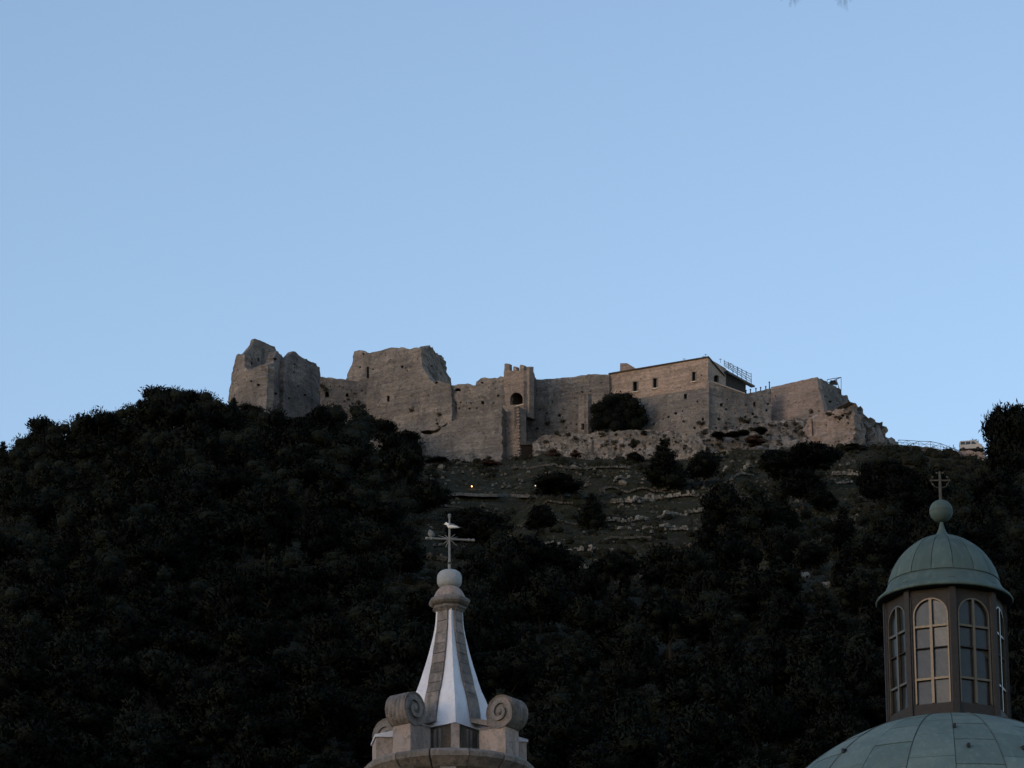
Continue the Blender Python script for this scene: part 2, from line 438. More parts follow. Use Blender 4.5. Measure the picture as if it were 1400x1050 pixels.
# wall between keep and gate tower
T = castle_thing('curtain_wall', 'curtain wall pierced by a tall pointed opening between the keep and the battlemented tower', 'wall', 650, 620, 756)
plW = Plane(612, 756.6, 700, 751.8, batter=.04)
build_wall(T, 'wall', plW, [(610, 640), (616, 527), (626.6, 525.4), (639, 524), (643, 525), (647, 527), (650, 527), (651.3, 522), (658, 516.8), (672, 517), (680, 517.3), (684, 514.5), (700, 515), (700, 640)],
           'keep', 1.5, wins=[arch(619.4, 548.5, 624.6, 566.5), arch(622, 530.5, 630, 535)],
           holes=[blob(660, 551, 3), blob(629.7, 549.7, 1.6), blob(637.5, 550.5, 1.2), blob(643.8, 551.3, 1.2), blob(651.5, 558, 1.4), blob(628, 558, 1.6), blob(642, 558.5, 1.6), blob(668, 530, 1.1), blob(681, 541, 2.2), blob(675, 551, 1.5), blob(659, 523, 2)], edge=.12, rough=.12, seed=8)
# battlemented gate tower
T = castle_thing('gate_tower', 'square battlemented tower with four merlons and a deep arched recess', 'tower', 706, 600, 751)
plG = Plane(689, 752.5, 724, 748.5)
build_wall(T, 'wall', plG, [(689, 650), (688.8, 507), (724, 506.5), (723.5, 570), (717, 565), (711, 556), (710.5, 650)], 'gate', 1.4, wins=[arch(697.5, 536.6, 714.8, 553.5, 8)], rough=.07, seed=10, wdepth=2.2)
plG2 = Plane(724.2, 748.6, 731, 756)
build_wall(T, 'wall', plG2, [(724.4, 506.8), (730.6, 511.5), (731, 515), (734, 519), (734, 574), (724.3, 570)], 'shade_stone', 1.2, rough=.1, g=.7, seed=11)
for x0, x1, yt in ((689.3, 696.2, 496.8), (701.4, 706.2, 500.8), (710.6, 715.8, 498.6), (719.6, 724, 501.6)):
    vf, _ = slab(plG, [(x0, 506.8), (x0 + .3, yt + .6), (x0 + (x1 - x0) * .4, yt), (x1 - .3, yt + .5), (x1, 506.6)], .9, (), .5, .06, .05, int(x0))
    obj('merlon', vf, M['gate'], T)
for x0, x1, yt, yb in ((725.2, 729.4, 501.2, 509.5),):
    vf, _ = slab(plG2, [(x0, yb), (x0, yt), (x1, yt + .6), (x1, yb + 2)], .9, (), .5, .06, .05, int(x0)); obj('merlon', vf, M['shade_stone'], T)
for x0, x1, yt in ():
    vf, _ = slab(Plane(689, 759, 724, 756), [(x0, 511), (x0, yt), (x1, yt), (x1, 511)], .8, (), .5, .06, .0, int(x0)); obj('merlon', vf, M['shade_stone'], T)
obj('sill', join(box(plG.world(*plG.hit(712, 554), -.1), (1.9, .3, .16), math.atan2(plG.u.y, plG.u.x))), M['sill'], T)
# lower wall with buttress
T = castle_thing('lower_wall', 'tall lower outwork wall with a ragged stepped top in front of the keep', 'wall', 630, 632, 742)
plL = Plane(567, 751, 686.5, 745.5, batter=.08)
build_wall(T, 'wall', plL, [(560, 650), (566, 602), (570, 595), (576, 592), (585, 594), (593.6, 592), (609, 583), (614, 577.5), (621, 574.5), (640, 572), (648, 568), (660, 567), (672, 562), (683, 556), (686.5, 556), (686, 650)],
           'keep', 2.5, holes=[blob(583, 590.6, 2), blob(620, 597, 1), blob(648, 599, 1.2), blob(664, 598, 1)], edge=.16, rough=.1, seed=12)
# a course of bigger stones half way up
T = castle_thing('buttress', 'flat square buttress below the battlemented tower with a toothed stone edge', 'buttress', 698, 632, 743)
plBt = Plane(686.5, 748.2, 710.5, 746, batter=.03)
build_wall(T, 'wall', plBt, [(686.7, 650), (686.8, 556), (709.5, 555.5), (711.3, 650)], 'gate', 2.4, rough=.1, edge=.05, seed=13)
for k in range(16):
    y = 560 + k * 4.2
    a = plBt.world(*plBt.hit(709.2 + .12 * k / 2, y), -.04)
    obj('quoin', box(a, (.75 if k % 2 else .45, .5, .4), math.atan2(plBt.u.y, plBt.u.x)), M['sill'] if False else M['gate'], T)
build_wall(T, 'wall', Plane(710.8, 746.4, 724, 754), [(711.5, 650), (709.8, 556), (713, 562), (716, 568), (716, 650)], 'shade_stone', 1, rough=.15, seed=14, edge=.1)
T = castle_thing('wooden_shed', 'low dark brown shed tucked between the buttress and the rubble bank', 'shed', 727, 628, 741)
o_ = at(727, 628, 741)
obj('wall', box((o_.x, o_.y + .5, o_.z + 1.1), (3.7, 2.4, 2.9), -.1), M['dark_wood_shade'], T)
obj('roof', box((o_.x, o_.y + .4, o_.z + 2.65), (4.1, 2.9, .16), -.1), M['eave'], T)

# long wall east of the gate tower
T = castle_thing('curtain_wall', 'long plain curtain wall running from the battlemented tower to the tan house', 'wall', 785, 600, 756)
plE = Plane(729, 757, 833, 752.5, batter=.05)
build_wall(T, 'wall', plE, [(704, 650), (704, 521), (731, 519), (750, 518), (780, 515.5), (812.7, 510.8), (822, 512), (833, 512.4), (834, 640)], 'keep', 1.5,
           holes=[blob(755, 549, 1.6), blob(765, 568, 2.6), blob(752, 556, 1), blob(789, 554, 1.5), blob(745, 573, 1.4), blob(796, 536, 1.6), blob(788, 580, 1.5), blob(771, 560, 1), blob(758, 540, 1)], edge=.05, rough=.2, seed=15)
# free-standing pier
T = castle_thing('wall_pier', 'tall narrow wall pier with a dark doorway at its foot beside the dark tree', 'pier', 798, 600, 746)
plP = Plane(791.5, 747, 804, 745)
build_wall(T, 'wall', plP, [(790.5, 612), (791.6, 541), (797, 539), (804, 538.3), (804.3, 612)], 'keep', .9, wins=[rect(794.8, 579, 799.4, 587.5)], rough=.1, edge=.06, seed=16, g=.5)
build_wall(T, 'wall', Plane(804.2, 745.1, 809, 750), [(804.6, 612), (804.3, 538.5), (807, 540), (809, 548), (809, 612)], 'shade_stone', .8, rough=.1, g=.6, edge=.1, seed=17)

# tan house on the battered base
T = castle_thing('castle_house', 'long tan rendered house with three dark windows and a flat eave on the castle wall', 'house', 930, 600, 748)
plH = Plane(833, 753.5, 968, 743.5, py=500)
build_wall(T, 'wall', plH, [(833, 556), (833, 512.3), (968, 489.2), (968, 529), (940, 534), (880, 543.5), (860, 556)], 'plaster', 1.0,
           wins=[rect(865.6, 521.8, 872.2, 535), rect(893, 517.2, 898.6, 530), rect(946.3, 508.6, 951.5, 521.2)],
           holes=[blob(917, 504, 1), blob(959, 513, 1.6)], rough=.05, seed=18, putlogs=.25)
for (x0, y0, x1, y1) in ((865.6, 521.8, 872.2, 535), (893, 517.2, 898.6, 530), (946.3, 508.6, 951.5, 521.2)):
    o4 = [plH.hit(*q2) for q2 in rect(x0 - 1.1, y0 - 1.2, x1 + 1.1, y1 + .6)]; i4 = [plH.hit(*q2) for q2 in rect(x0 + .1, y0 + .1, x1 - .1, y1 - .1)]
    V = [plH.world(*q2, -.1) for q2 in o4] + [plH.world(*q2, -.1) for q2 in i4] + [plH.world(*q2, .1) for q2 in o4] + [plH.world(*q2, .12) for q2 in i4]
    F = [(i, (i + 1) % 4, 4 + (i + 1) % 4, 4 + i) for i in range(4)] + [(i, i + 8, (i + 1) % 4 + 8, (i + 1) % 4) for i in range(4)] + [(i + 4, (i + 1) % 4 + 4, (i + 1) % 4 + 12, i + 12) for i in range(4)]
    fr_ = obj('window_surround', (V, F), M['surround'], T)
    sh = [plH.hit(*q2) for q2 in rect(x0 + (x1 - x0) * .62, y0 + 1, x1 - .3, y1 - .4)]
    V = [plH.world(*q2, .22) for q2 in sh] + [plH.world(*q2, .3) for q2 in sh]
    obj('shutter', (V, [(0, 1, 2, 3), (4, 7, 6, 5)] + [(i, i + 4, (i + 1) % 4 + 4, (i + 1) % 4) for i in range(4)]), M['shutter'], T)
for x0, y1, x1 in ((864, 536, 874), (891, 531.5, 901), (945, 522.3, 953)):
    a = plH.world(*plH.hit((x0 + x1) / 2, y1), -.12); obj('sill', box(a, ((x1 - x0) * .15, .35, .18), math.atan2(plH.u.y, plH.u.x)), M['sill'], T)
plH2 = Plane(968.1, 743.6, 1020, 769, py=500)
hw = build_wall(T, 'wall', plH2, [(968.3, 560), (968.3, 489.4), (992.4, 503.9), (992.4, 560)], 'plaster', 1.0, wins=[arch(976, 512.6, 983, 522.5)], rough=.05, seed=19, putlogs=.2)
# roof slab and eave
def slab_top(pl, a, b_, c_, d, th, lift):
    pts = [a, b_, c_, d]; V = [Vector(p) + Vector((0, 0, lift)) for p in pts] + [Vector(p) + Vector((0, 0, lift + th)) for p in pts]
    return V, [(3, 2, 1, 0), (4, 5, 6, 7), (0, 1, 5, 4), (1, 2, 6, 5), (2, 3, 7, 6), (3, 0, 4, 7)]
hz = plH.world(*plH.hit(968, 489.2)).z
hz2 = plH.world(*plH.hit(833, 512.3)).z
fa = plH.world(*plH.hit(833, 512.3), -.35); fb = plH.world(*plH.hit(968.3, 489.1), -.35)
sb = Vector((plH2.u.x, plH2.u.y, 0)) * 27
obj('roof', slab_top(None, fa, fb + Vector((.25, 0, 0)), fb + sb * .42 + Vector((.25, 0, 0)), fa + Vector((0, 11, 0)), .22, .02), M['eave'], T)
# small roof room
a = at(859, 506, 757)
pen = []
p0 = Plane(847, 757, 873, 755, py=500)
vf, _ = slab(p0, [(847.5, 512), (848, 496.6), (857.5, 496.5), (871.8, 505.3), (874, 512)], 2.5, (), .8, .04, 0, 20); obj('roof_room', vf, M['bastion'], T)
# terrace deck with railing
T2 = castle_thing('terrace_deck', 'dark metal terrace deck with tall tube railing on the end of the tan house', 'terrace', 1008, 535, 752)
def on2(px, py, out=0.0): return plH2.world(*plH2.hit(px, py), -out)
d0, d1 = on2(990, 510.5, .05), on2(1026.5, 530, .05)
o3 = Vector((plH2.n.x, plH2.n.y, 0)).normalized()
dirr = (d1 - d0)
obj('deck', ([tuple(v) for v in (d0, d1, d1 + o3 * .8, d0 + o3 * .8, d0 + Vector((0, 0, .4)), d1 + Vector((0, 0, .35)), d1 + o3 * .8 + Vector((0, 0, .35)), d0 + o3 * .8 + Vector((0, 0, .4)))],
             [(3, 2, 1, 0), (4, 5, 6, 7), (0, 1, 5, 4), (1, 2, 6, 5), (2, 3, 7, 6), (3, 0, 4, 7)]), M['black_metal'], T2)
# dark panel, its colour standing in for the shaded room below the deck
plD = Plane(992, 756.6, 1020, 770.4, py=500)
build_wall(T2, 'panel', plD, [(992.3, 505), (1020, 521.5), (1019, 548), (992.3, 540)], 'dark_wood_shade', .4, rough=.02, seed=21)
tops = []
for k, (px, yt, yb) in enumerate(((985, 494.4, 500), (991, 497, 505), (997, 500.2, 512), (1003, 503.2, 515), (1009, 506.3, 518), (1015, 509.2, 521), (1022, 512.4, 529))):
    t_, b_ = on2(px, yt, .75), on2(px, yb, .75)
    obj('post', tube([(t_.x, t_.y, b_.z), (t_.x, t_.y, t_.z + .25)], .06, 5), M['steel'], T2); tops.append(t_)
for dz in (0, -.55, -1.1, -1.6):
    obj('rail', tube([tops[0] + Vector((0, 0, dz * .6)), tops[-1] + Vector((0, 0, dz))], .06, 5), M['steel'], T2)
for k in range(1, 6):
    obj('brace', tube([tops[k], tops[k + 1] + Vector((0, 0, -1.5))], .035, 4), M['steel'], T2)
for px, y0, y1 in ((963.5, 483, 489), (961, 486, 489.5), (985, 490, 496), (999, 496, 502), (1009, 502, 507), (934, 489, 494.5)):
    p = on2(px, y1, 0) if px > 968 else plH.world(*plH.hit(px, y1), .4)
    h = (y1 - y0) * .15
    a_ = thing('aerial', f'thin aerial rod on the house roof {"beside the terrace railing" if px > 968 else "near the front corner" if px > 950 else "standing alone along the eave"}', 'aerial', p, 'aerial rods on the roof of the tan house')
    obj('pole', tube([p, p + Vector((0, 0, h))], .05, 4), M['steel'], a_)
    obj('bracket', tube([p + Vector((-.3, 0, h * .8)), p + Vector((.3, 0, h * .8))], .04, 4), M['steel'], a_)

# battered base under the house
T = castle_thing('castle_base_wall', 'battered stone base wall below the tan house, blotched and rough', 'wall', 950, 610, 742)
plS = Plane(833, 750.5, 968.5, 741, py=530, batter=.16)
build_wall(T, 'wall', plS, [(833, 640), (833, 548), (860, 546), (880, 543.3), (940, 533.8), (969.5, 528.6), (969.5, 640)], 'keep', 1.5,
           wins=[rect(935, 538.4, 939, 545.5)], holes=[blob(954, 549, 2), blob(933, 562, 1.4), blob(961, 573, 2.6), blob(924, 565, 2.5), blob(914, 570, 2)], edge=.05, rough=.16, seed=22)
plS2 = Plane(969, 741.2, 1054, 746.5, py=530, batter=.16)
build_wall(T, 'wall', plS2, [(969.5, 640), (969.5, 520), (975, 522.5), (1018, 538.3), (1030, 536.5), (1054, 531), (1056, 640)], 'keep', 1.5,
           wins=[rect(984, 551.5, 988.5, 556), rect(1030, 549, 1033.5, 556)],
           holes=[blob(994, 546, 1.3), blob(1020, 554, 1.6), blob(993, 559, 2.2), blob(1029, 566, 2.6), blob(1019, 570, 2), blob(983, 573, 3), blob(996, 573, 1.4), blob(1050, 552, 2), blob(1048, 561, 2.2), blob(1042, 541, 1), blob(1005, 565, 1.2)], edge=.06, rough=.2, seed=23)
a0 = plS2.world(*plS2.hit(972, 521.6), -.1); a1 = plS2.world(*plS2.hit(1018, 538), -.1)
obj('coping', tube([a0, a1], .12, 4), M['sill'], T)
for k, px in enumerate((1021, 1027, 1034.5, 1041, 1048, 1053)):
    p = plS2.world(*plS2.hit(px, 537.6 - (px - 1018) * .19), .3); h = .55 if k < 5 else 1.3
    b0 = thing('wall_post', 'short post standing on the wall top between the terrace and the bastion' if k < 5 else 'tallest post on the wall top, next to the bastion corner', 'post', p, 'posts along the wall top' if k < 5 else None)
    obj('pole', tube([p - Vector((0, 0, .2)), p + Vector((0, 0, h))], [.12, .09], 5), M['black_metal'], b0)
    obj('cap', sphere(p + Vector((0, 0, h + .06)), .17, 5), M['black_metal'], b0)

# bastion
T = castle_thing('bastion', 'smooth pinkish corner bastion with sloping sides near the cliff', 'bastion', 1090, 580, 748)
plQ = Plane(1054, 751, 1117.4, 745.5, py=530, batter=.12)
build_wall(T, 'wall', plQ, [(1052, 600), (1053.8, 529.3), (1085, 522.5), (1117.4, 515.5), (1119, 529), (1126.8, 559), (1133, 600)], 'bastion', 1.5,
           holes=[blob(1060, 541.5, 1.2), blob(1119, 530, .8)], rough=.1, edge=.03, seed=24, putlogs=.25)
plQ2 = Plane(1117.6, 745.6, 1160, 760, py=530, batter=.1)
build_wall(T, 'wall', plQ2, [(1133, 600), (1127, 559), (1119.2, 529), (1117.6, 515.7), (1130, 522), (1149.6, 532.4), (1151, 539.5), (1159, 540.3), (1161.4, 549), (1166, 565), (1166, 600)],
           'shade_stone', 1.5, holes=[blob(1132.5, 533, 1.6), blob(1135.5, 549, 2), blob(1145, 553, 1.4)], edge=.08, rough=.25, seed=25)
T = castle_thing('scaffold', 'small steel scaffold frame with a tarpaulin behind the bastion corner', 'scaffold', 1142, 540, 756)
ps = [at(px, py, 756) for px, py in ((1131, 519), (1150, 515.8), (1150, 539), (1143, 518), (1143, 534), (1131, 524))]
for a_, b_ in ((0, 1), (1, 2), (3, 4), (5, 2), (3, 2), (5, 1), (0, 5)): obj('tube', tube([ps[a_], ps[b_]], .07, 4), M['steel'], T)
q = at(1139, 523, 756.4); obj('tarpaulin', box(q, (1.7, .5, .8), .1, .6), M['black_metal'], T)

# rock shelf under the bastion
T = castle_thing('rock_shelf', 'pale scarred rock shelf below the bastion with a dark crack', 'rock', 1140, 612, 740)
plR = Plane(1100, 742, 1168, 736, py=590, batter=.08)
build_wall(T, 'rock_face', plR, [(1090, 640), (1096, 590), (1104, 578), (1112, 570), (1124, 565), (1135, 561), (1150, 560), (1160, 563), (1167.7, 562), (1169, 605), (1169, 640)], 'bastion', 2.5,
           holes=[blob(1140, 567, 2), blob(1152, 568, 2.4), blob(1146, 577, 1.4), blob(1129, 581, 1.3), blob(1159, 578, 1.4), [(1111.5, 574), (1113, 574), (1113.6, 596), (1111.6, 597)]], edge=.3, rough=.5, seed=26)
# cliff
def rock_mass(name, label, cat, outline, Y, depth, mat, seed, amp=1.0):
    pl = Plane(outline[0][0], Y, outline[-1][0], Y + depth, py=590, batter=.25)
    vf, _ = slab(pl, outline, 4, (), .55, amp, .35, seed)
    T = castle_thing(name, label, cat, outline[0][0], outline[0][1], Y)
    obj('rock_face', vf, M[mat], T); return T
rock_mass('cliff', 'jagged grey cliff stepping down from the bastion to the railing', 'cliff', [(1166, 640), (1166, 552), (1161, 549), (1168, 551), (1174.8, 556), (1181, 563), (1185, 571.7), (1192.8, 574), (1200, 579), (1208.6, 585), (1211, 595.3), (1219, 599), (1227.4, 602.4), (1229, 611), (1230, 640)], 738, 14, 'rock', 31, 1.0)
rock_mass('rock_rib', 'upright rock rib standing proud of the cliff face', 'rock', [(1170, 640), (1168, 575), (1172, 562), (1178, 565), (1181, 585), (1184, 605), (1187, 640)], 737, 3, 'rock', 32, .7)
rock_mass('rock_rib', 'rounded boulder at the lower end of the cliff', 'rock', [(1192, 640), (1190, 592), (1195, 582), (1203, 584), (1208, 592), (1212, 605), (1214, 640)], 741, 4, 'rock', 33, .8)
# outer rubble wall
T = castle_thing('rubble_wall', 'long crumbling rubble wall full of small dark holes below the castle house', 'wall', 830, 630, 737)
plO = Plane(729, 739, 965, 735, py=600, batter=.3)
hl = []
rn = random.Random(5)
for _ in range(400):
    x, y = rn.uniform(738, 950), rn.uniform(592, 628)
    r = rn.choice([.7, .8, 1, 1.1, 1.3, 1.9])
    top = np.interp(x, [729, 740, 775, 802, 854, 905, 932, 948, 963], [604, 596, 593, 592.4, 588.4, 588.4, 591.6, 600, 608])
    if y < top + 3.5 or any((x - a[0]) ** 2 + (y - a[1]) ** 2 < (r + a[2] + 2.5) ** 2 for a in hl): continue
    hl.append((x, y, r))
    if len(hl) > 100: break
build_wall(T, 'wall', plO, [(726, 650), (729.4, 604), (740.4, 596.3), (758, 594), (775, 593), (801.7, 592.4), (828, 591), (853.6, 588.4), (880, 587.5), (905.4, 588.4), (932, 591.6), (947.6, 600.4), (963, 608), (970, 650)],
           'rubble', 1.8, holes=[blob(a[0], a[1], a[2]) for a in hl], edge=.15, rough=.22, g=.6, seed=34)
T = castle_thing('rubble_bank', 'broad rubble bank with ragged ledges below the bastion', 'bank', 1030, 615, 740)
plU = Plane(940, 737, 1115, 741, py=595, batter=.55)
build_wall(T, 'rock_face', plU, [(935, 650), (940, 596), (960, 590), (990, 588), (1010, 585), (1035, 580), (1056, 575), (1090, 571), (1112, 570), (1116, 650)], 'rubble', 2, edge=.2, rough=.45, seed=35)

# ------------------------------------------------------------------ foliage builders
def leaf_cloud(lobes, n, size, rng, flat=.6):
    """n small leaf-clump quads scattered through the shells of several lobes"""
    L = np.array(lobes)
    wgt = L[:, 3] ** 2; wgt = wgt / wgt.sum()
    k = rng.choice(len(L), n, p=wgt)
    d = rng.normal(size=(n, 3)); d /= np.linalg.norm(d, axis=1)[:, None]
    rad = L[k, 3] * (.74 + .26 * rng.random(n) + .45 * rng.random(n) ** 5)
    c = L[k, :3] + d * rad[:, None] * np.array([1, 1, flat])
    a = rng.normal(size=(n, 3)) + d * .9 + np.array([0, 0, .5]); a /= np.linalg.norm(a, axis=1)[:, None]
    b_ = np.cross(a, rng.normal(size=(n, 3))); b_ /= np.linalg.norm(b_, axis=1)[:, None]
    s = size * (.5 + rng.random(n))[:, None]
    V = np.stack([c - a * s * 1.25, c - b_ * s * .42, c + a * s * 1.25, c + b_ * s * .42], 1).reshape(-1, 3)
    F = [(4 * i, 4 * i + 1, 4 * i + 2, 4 * i + 3) for i in range(n)]
    global LAST_N
    LAST_N = np.repeat(d * .8 + rng.normal(size=(n, 3)) * .1, 4, axis=0)
    return V, F
def soften(m, core_from):
    """leaf clumps take the shading direction of the crown surface they lie on"""
    N = [v.normal.copy() for v in m.vertices]
    for i in range(min(core_from, len(LAST_N))): N[i] = Vector(LAST_N[i])
    m.normals_split_custom_set_from_vertices([tuple(n.normalized()) for n in N]); return m
def lobe_cores(lobes, s=.78, flat=.6, n=5):
    return join(*[sphere(l[:3], l[3] * s, n, (1, 1, flat)) for l in lobes])
def crown_mesh(name, kind, seed, mat, nleaf=4600):
    rng = np.random.default_rng(seed); lobes = []
    # unit tree: height 1, crown radius about .5 of the width which is scaled later (8 m tall, 7 m wide here)
    if kind == 'round':
        for i in range(11):
            t = rng.random() * 2 * PI; r = rng.random() ** .5 * 2.3; z = 3.0 + rng.random() * 3.2
            r *= 1 - max(0, (z - 4.5)) / 4
            lobes.append((r * math.cos(t), r * math.sin(t), z, .9 + .8 * rng.random()))
        lobes.append((0, 0, 4.2, 2.1)); lobes.append((0, 0, 6.3, 1.2))
    elif kind == 'umbrella':
        for i in range(13):
            t = rng.random() * 2 * PI; r = rng.random() ** .5 * 2.9; z = 5.4 + rng.random() * 1.3 - r * .25
            lobes.append((r * math.cos(t), r * math.sin(t), z, .8 + .6 * rng.random()))
        lobes.append((0, 0, 5.8, 1.9))
        for i in range(5):
            t = rng.random() * 2 * PI; lobes.append((1.9 * math.cos(t), 1.9 * math.sin(t), 3.3 + rng.random(), .8))
    elif kind == 'cone':
        for i in range(13):
            z = .9 + 6.3 * (i / 12); r = (1 - i / 12) ** .8 * 1.6; t = i * 2.4
            lobes.append((r * math.cos(t), r * math.sin(t), z, .5 + 1.15 * (1 - i / 12) + .1 * rng.random()))
        lobes.append((0, 0, 2.6, 1.9)); lobes.append((0, 0, 4.4, 1.2))
    else:  # ragged
        for i in range(12):
            t = rng.random() * 2 * PI; r = .6 + rng.random() * 2.6; z = 2.2 + rng.random() * 5
            lobes.append((r * math.cos(t) * (1 - z / 14), r * math.sin(t) * (1 - z / 14), z, .6 + .7 * rng.random()))
        lobes.append((0, 0, 3.8, 1.8)); lobes.append((0, 0, 6.2, 1.0))
    V, F = leaf_cloud(lobes, nleaf, .19, rng, .75)
    cv, cf = lobe_cores(lobes, .66, .75, 6)
    # ragged sprigs that break the outline
    return soften(mesh(name, *join((V.tolist(), F), (cv, cf)), mat), len(V))
def trunk_mesh(seed, h=4.5):
    rn = random.Random(seed); pts = [(0, 0, -1.2), (0, 0, 0)]
    for i in range(1, 5): pts.append((rn.uniform(-.2, .2) * i, rn.uniform(-.2, .2) * i, h * i / 4))
    vf = tube(pts, [.26, .22, .18, .15, .11, .06], 6)
    for i in range(4):
        z = h * (.45 + .14 * i); t = rn.random() * 6.28
        vf = join(vf, tube([(0, 0, z), (1.5 * math.cos(t), 1.5 * math.sin(t), z + 1.0)], [.09, .03], 4))
    return mesh('trunk', *vf, M['bark'])
KINDS = {}
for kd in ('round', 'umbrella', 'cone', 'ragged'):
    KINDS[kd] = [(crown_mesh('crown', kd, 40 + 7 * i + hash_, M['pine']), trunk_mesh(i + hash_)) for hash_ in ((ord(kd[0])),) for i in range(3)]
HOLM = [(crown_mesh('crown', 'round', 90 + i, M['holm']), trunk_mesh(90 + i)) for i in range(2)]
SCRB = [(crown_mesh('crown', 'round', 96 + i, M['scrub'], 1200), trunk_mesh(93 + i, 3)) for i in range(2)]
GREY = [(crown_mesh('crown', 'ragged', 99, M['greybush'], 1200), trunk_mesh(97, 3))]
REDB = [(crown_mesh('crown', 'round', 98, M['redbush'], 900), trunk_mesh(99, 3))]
def tree(p, h, wd, kind, label, group=None, rz=None, name='pine_tree', cat='pine tree', sink=.0):
    cm, tm = random.choice(kind if isinstance(kind, list) else KINDS[kind])
    t = thing(name, label, cat, p, group)
    t.rotation_euler = (0, 0, random.random() * 6.28 if rz is None else rz); t.scale = (wd / 6.6, wd / 6.6, h / 8.0)
    link('crown', cm, t); link('trunk', tm, t)
    return t
# trees one can pick out: (column, crown top row, crown width px, height px, kind, label[, depth])
def tree_px(px, ytop, wpx, hpx, kind, label, Y=None, **k):
    base = None
    if Y is None:
        base = ground_hit(px, ytop + hpx)
    if base is None:
        Y = Y or 752
        p = at(px, ytop + hpx, Y); base = Vector((p.x, p.y, ground_z(p.x, p.y)))
    tz = zat(ytop, base.y); m = proj(base)[2] / FPX
    return tree(base, max(tz - base.z, 1.2), wpx * m, kind, label, **k)
PLACED = []
sky_trees = [
 (2, 601, 40, 50, 'cone', 'pointed pine cut by the picture edge at the low end of the ridge line', 764),
 (24, 604, 30, 40, 'round', 'low rounded pine crown at the far low end of the ridge', 764),
 (44, 598, 30, 45, 'ragged', 'small twiggy pine between the low crown and the lone leaning pine', 764),
 (67, 578, 32, 62, 'umbrella', 'lone small pine with a round head standing clear on the ridge', 763),
 (104, 563, 36, 70, 'cone', 'slim pointed pine, first tall one up the ridge from the lone pine', 762),
 (128, 571, 44, 62, 'ragged', 'feathery broad pine just uphill of the slim pointed one', 762),
 (158, 560, 44, 66, 'cone', 'spiky topped pine before the ridge rises to its dense top', 761),
 (180, 566, 40, 60, 'round', 'short round pine at the foot of the tallest ridge crown', 761),
 (222, 526, 76, 110, 'round', 'tallest broad pine crowning the wooded ridge', 759),
 (254, 531, 44, 90, 'umbrella', 'flat topped pine leaning on the tallest ridge pine', 758),
 (200, 548, 46, 80, 'ragged', 'ragged pine stepping down in front of the tallest ridge pine', 757),
 (285, 541, 54, 80, 'round', 'rounded pine between the flat topped pine and the castle tower', 757),
 (318, 541, 36, 74, 'cone', 'narrow pine spearing up against the foot of the peaked tower', 753),
 (341, 552, 46, 74, 'round', 'dark pine covering the lower corner of the peaked tower', 751),
 (372, 567, 54, 60, 'round', 'low pine under the shaded side of the peaked tower', 748),
 (405, 569, 52, 60, 'ragged', 'wide low pine beneath the second ragged tower', 747),
 (436, 563, 48, 64, 'umbrella', 'flat pine head below the grey curtain wall', 746),
 (462, 556, 40, 64, 'ragged', 'thin greenish pine against the arched curtain wall', 745),
 (496, 560, 50, 70, 'round', 'dense dark pine bulging up at the foot of the keep', 742),
 (526, 572, 48, 70, 'round', 'dark pine stepping down before the keep wall', 740),
 (548, 588, 46, 76, 'umbrella', 'pine whose flat edge juts out over the lower wall', 737),
 (552, 612, 44, 84, 'ragged', 'tall dark pine at the end of the wood next to the lower wall', 733),
]
for i in range(15):
    x_ = 6 + i * 21
    y_ = float(np.interp(x_, [0, 60, 100, 160, 190, 215, 330], [622, 606, 590, 578, 566, 546, 560])) + (i * 37 % 11) - 3
    sky_trees.append((x_, y_, 34 + (i * 13 % 17), 56, ('round', 'ragged', 'round', 'umbrella')[i * 7 % 4], None, 752 - (i * 5 % 7)))
TREES_UP = []
nth = ['first', 'second', 'third', 'fourth', 'fifth', 'sixth', 'seventh', 'eighth', 'ninth', 'tenth', 'eleventh', 'twelfth', 'thirteenth', 'fourteenth', 'fifteenth']
cnt_ = 0
for t in sky_trees:
    if t[5] is None:
        t = (*t[:5], f'{nth[cnt_]} pine up the ridge in the row just below the skyline pines', t[6]); cnt_ += 1
    TREES_UP.append(tree_px(t[0], t[1], t[2], t[3], t[4], t[5], Y=t[6])); PLACED.append((t[0], t[1], t[2], t[3]))
slope_trees = [
 (908, 597, 74, 72, 'cone', 'broad pine with a pointed tip standing before the rubble wall', {}),
 (1108, 600, 74, 76, 'umbrella', 'large domed pine in front of the rock shelf', {}),
 (1070, 612, 58, 58, 'umbrella', 'lower flat pine joined to the side of the large domed pine', {}),
 (1222, 624, 80, 84, 'round', 'wide dark pine below the cliff and the railing', {}),
 (1188, 634, 48, 66, 'ragged', 'smaller pine between the cliff foot and the wide dark pine', {}),
 (808, 671, 50, 54, 'cone', 'rounded conical tree alone on the terraces under the rubble wall', {}),
 (768, 645, 78, 42, 'round', 'wide low dark bush tree spread beneath the rubble wall', {}),
 (582, 650, 62, 70, 'round', 'round pine standing beside the narrow path below the lower wall', {}),
 (985, 655, 74, 92, 'round', 'tall pine right of the terrace walls, below the house', {}),
 (1040, 672, 70, 80, 'round', 'pine with a lighter crown below the flat pine', {}),
 (1332, 595, 40, 34, 'round', 'leafy tree behind the roof of the white van', {}),
 (640, 690, 66, 70, 'round', 'dark pine under the path just beside the gilded cross', {}),
 (690, 735, 60, 70, 'round', 'pine below the shortest terrace wall', {}),
 (900, 745, 76, 80, 'round', 'pine just under the stepped terrace walls', {}),
 (1155, 690, 60, 70, 'cone', 'upright pine between the domed pine and the copper dome', {}),
]
for t in slope_trees:
    Y = {1332: 762}.get(t[0])
    TREES_UP.append(tree_px(t[0], t[1], t[2], t[3], t[4], t[5], Y=Y)); PLACED.append((t[0], t[1], t[2], t[3]))
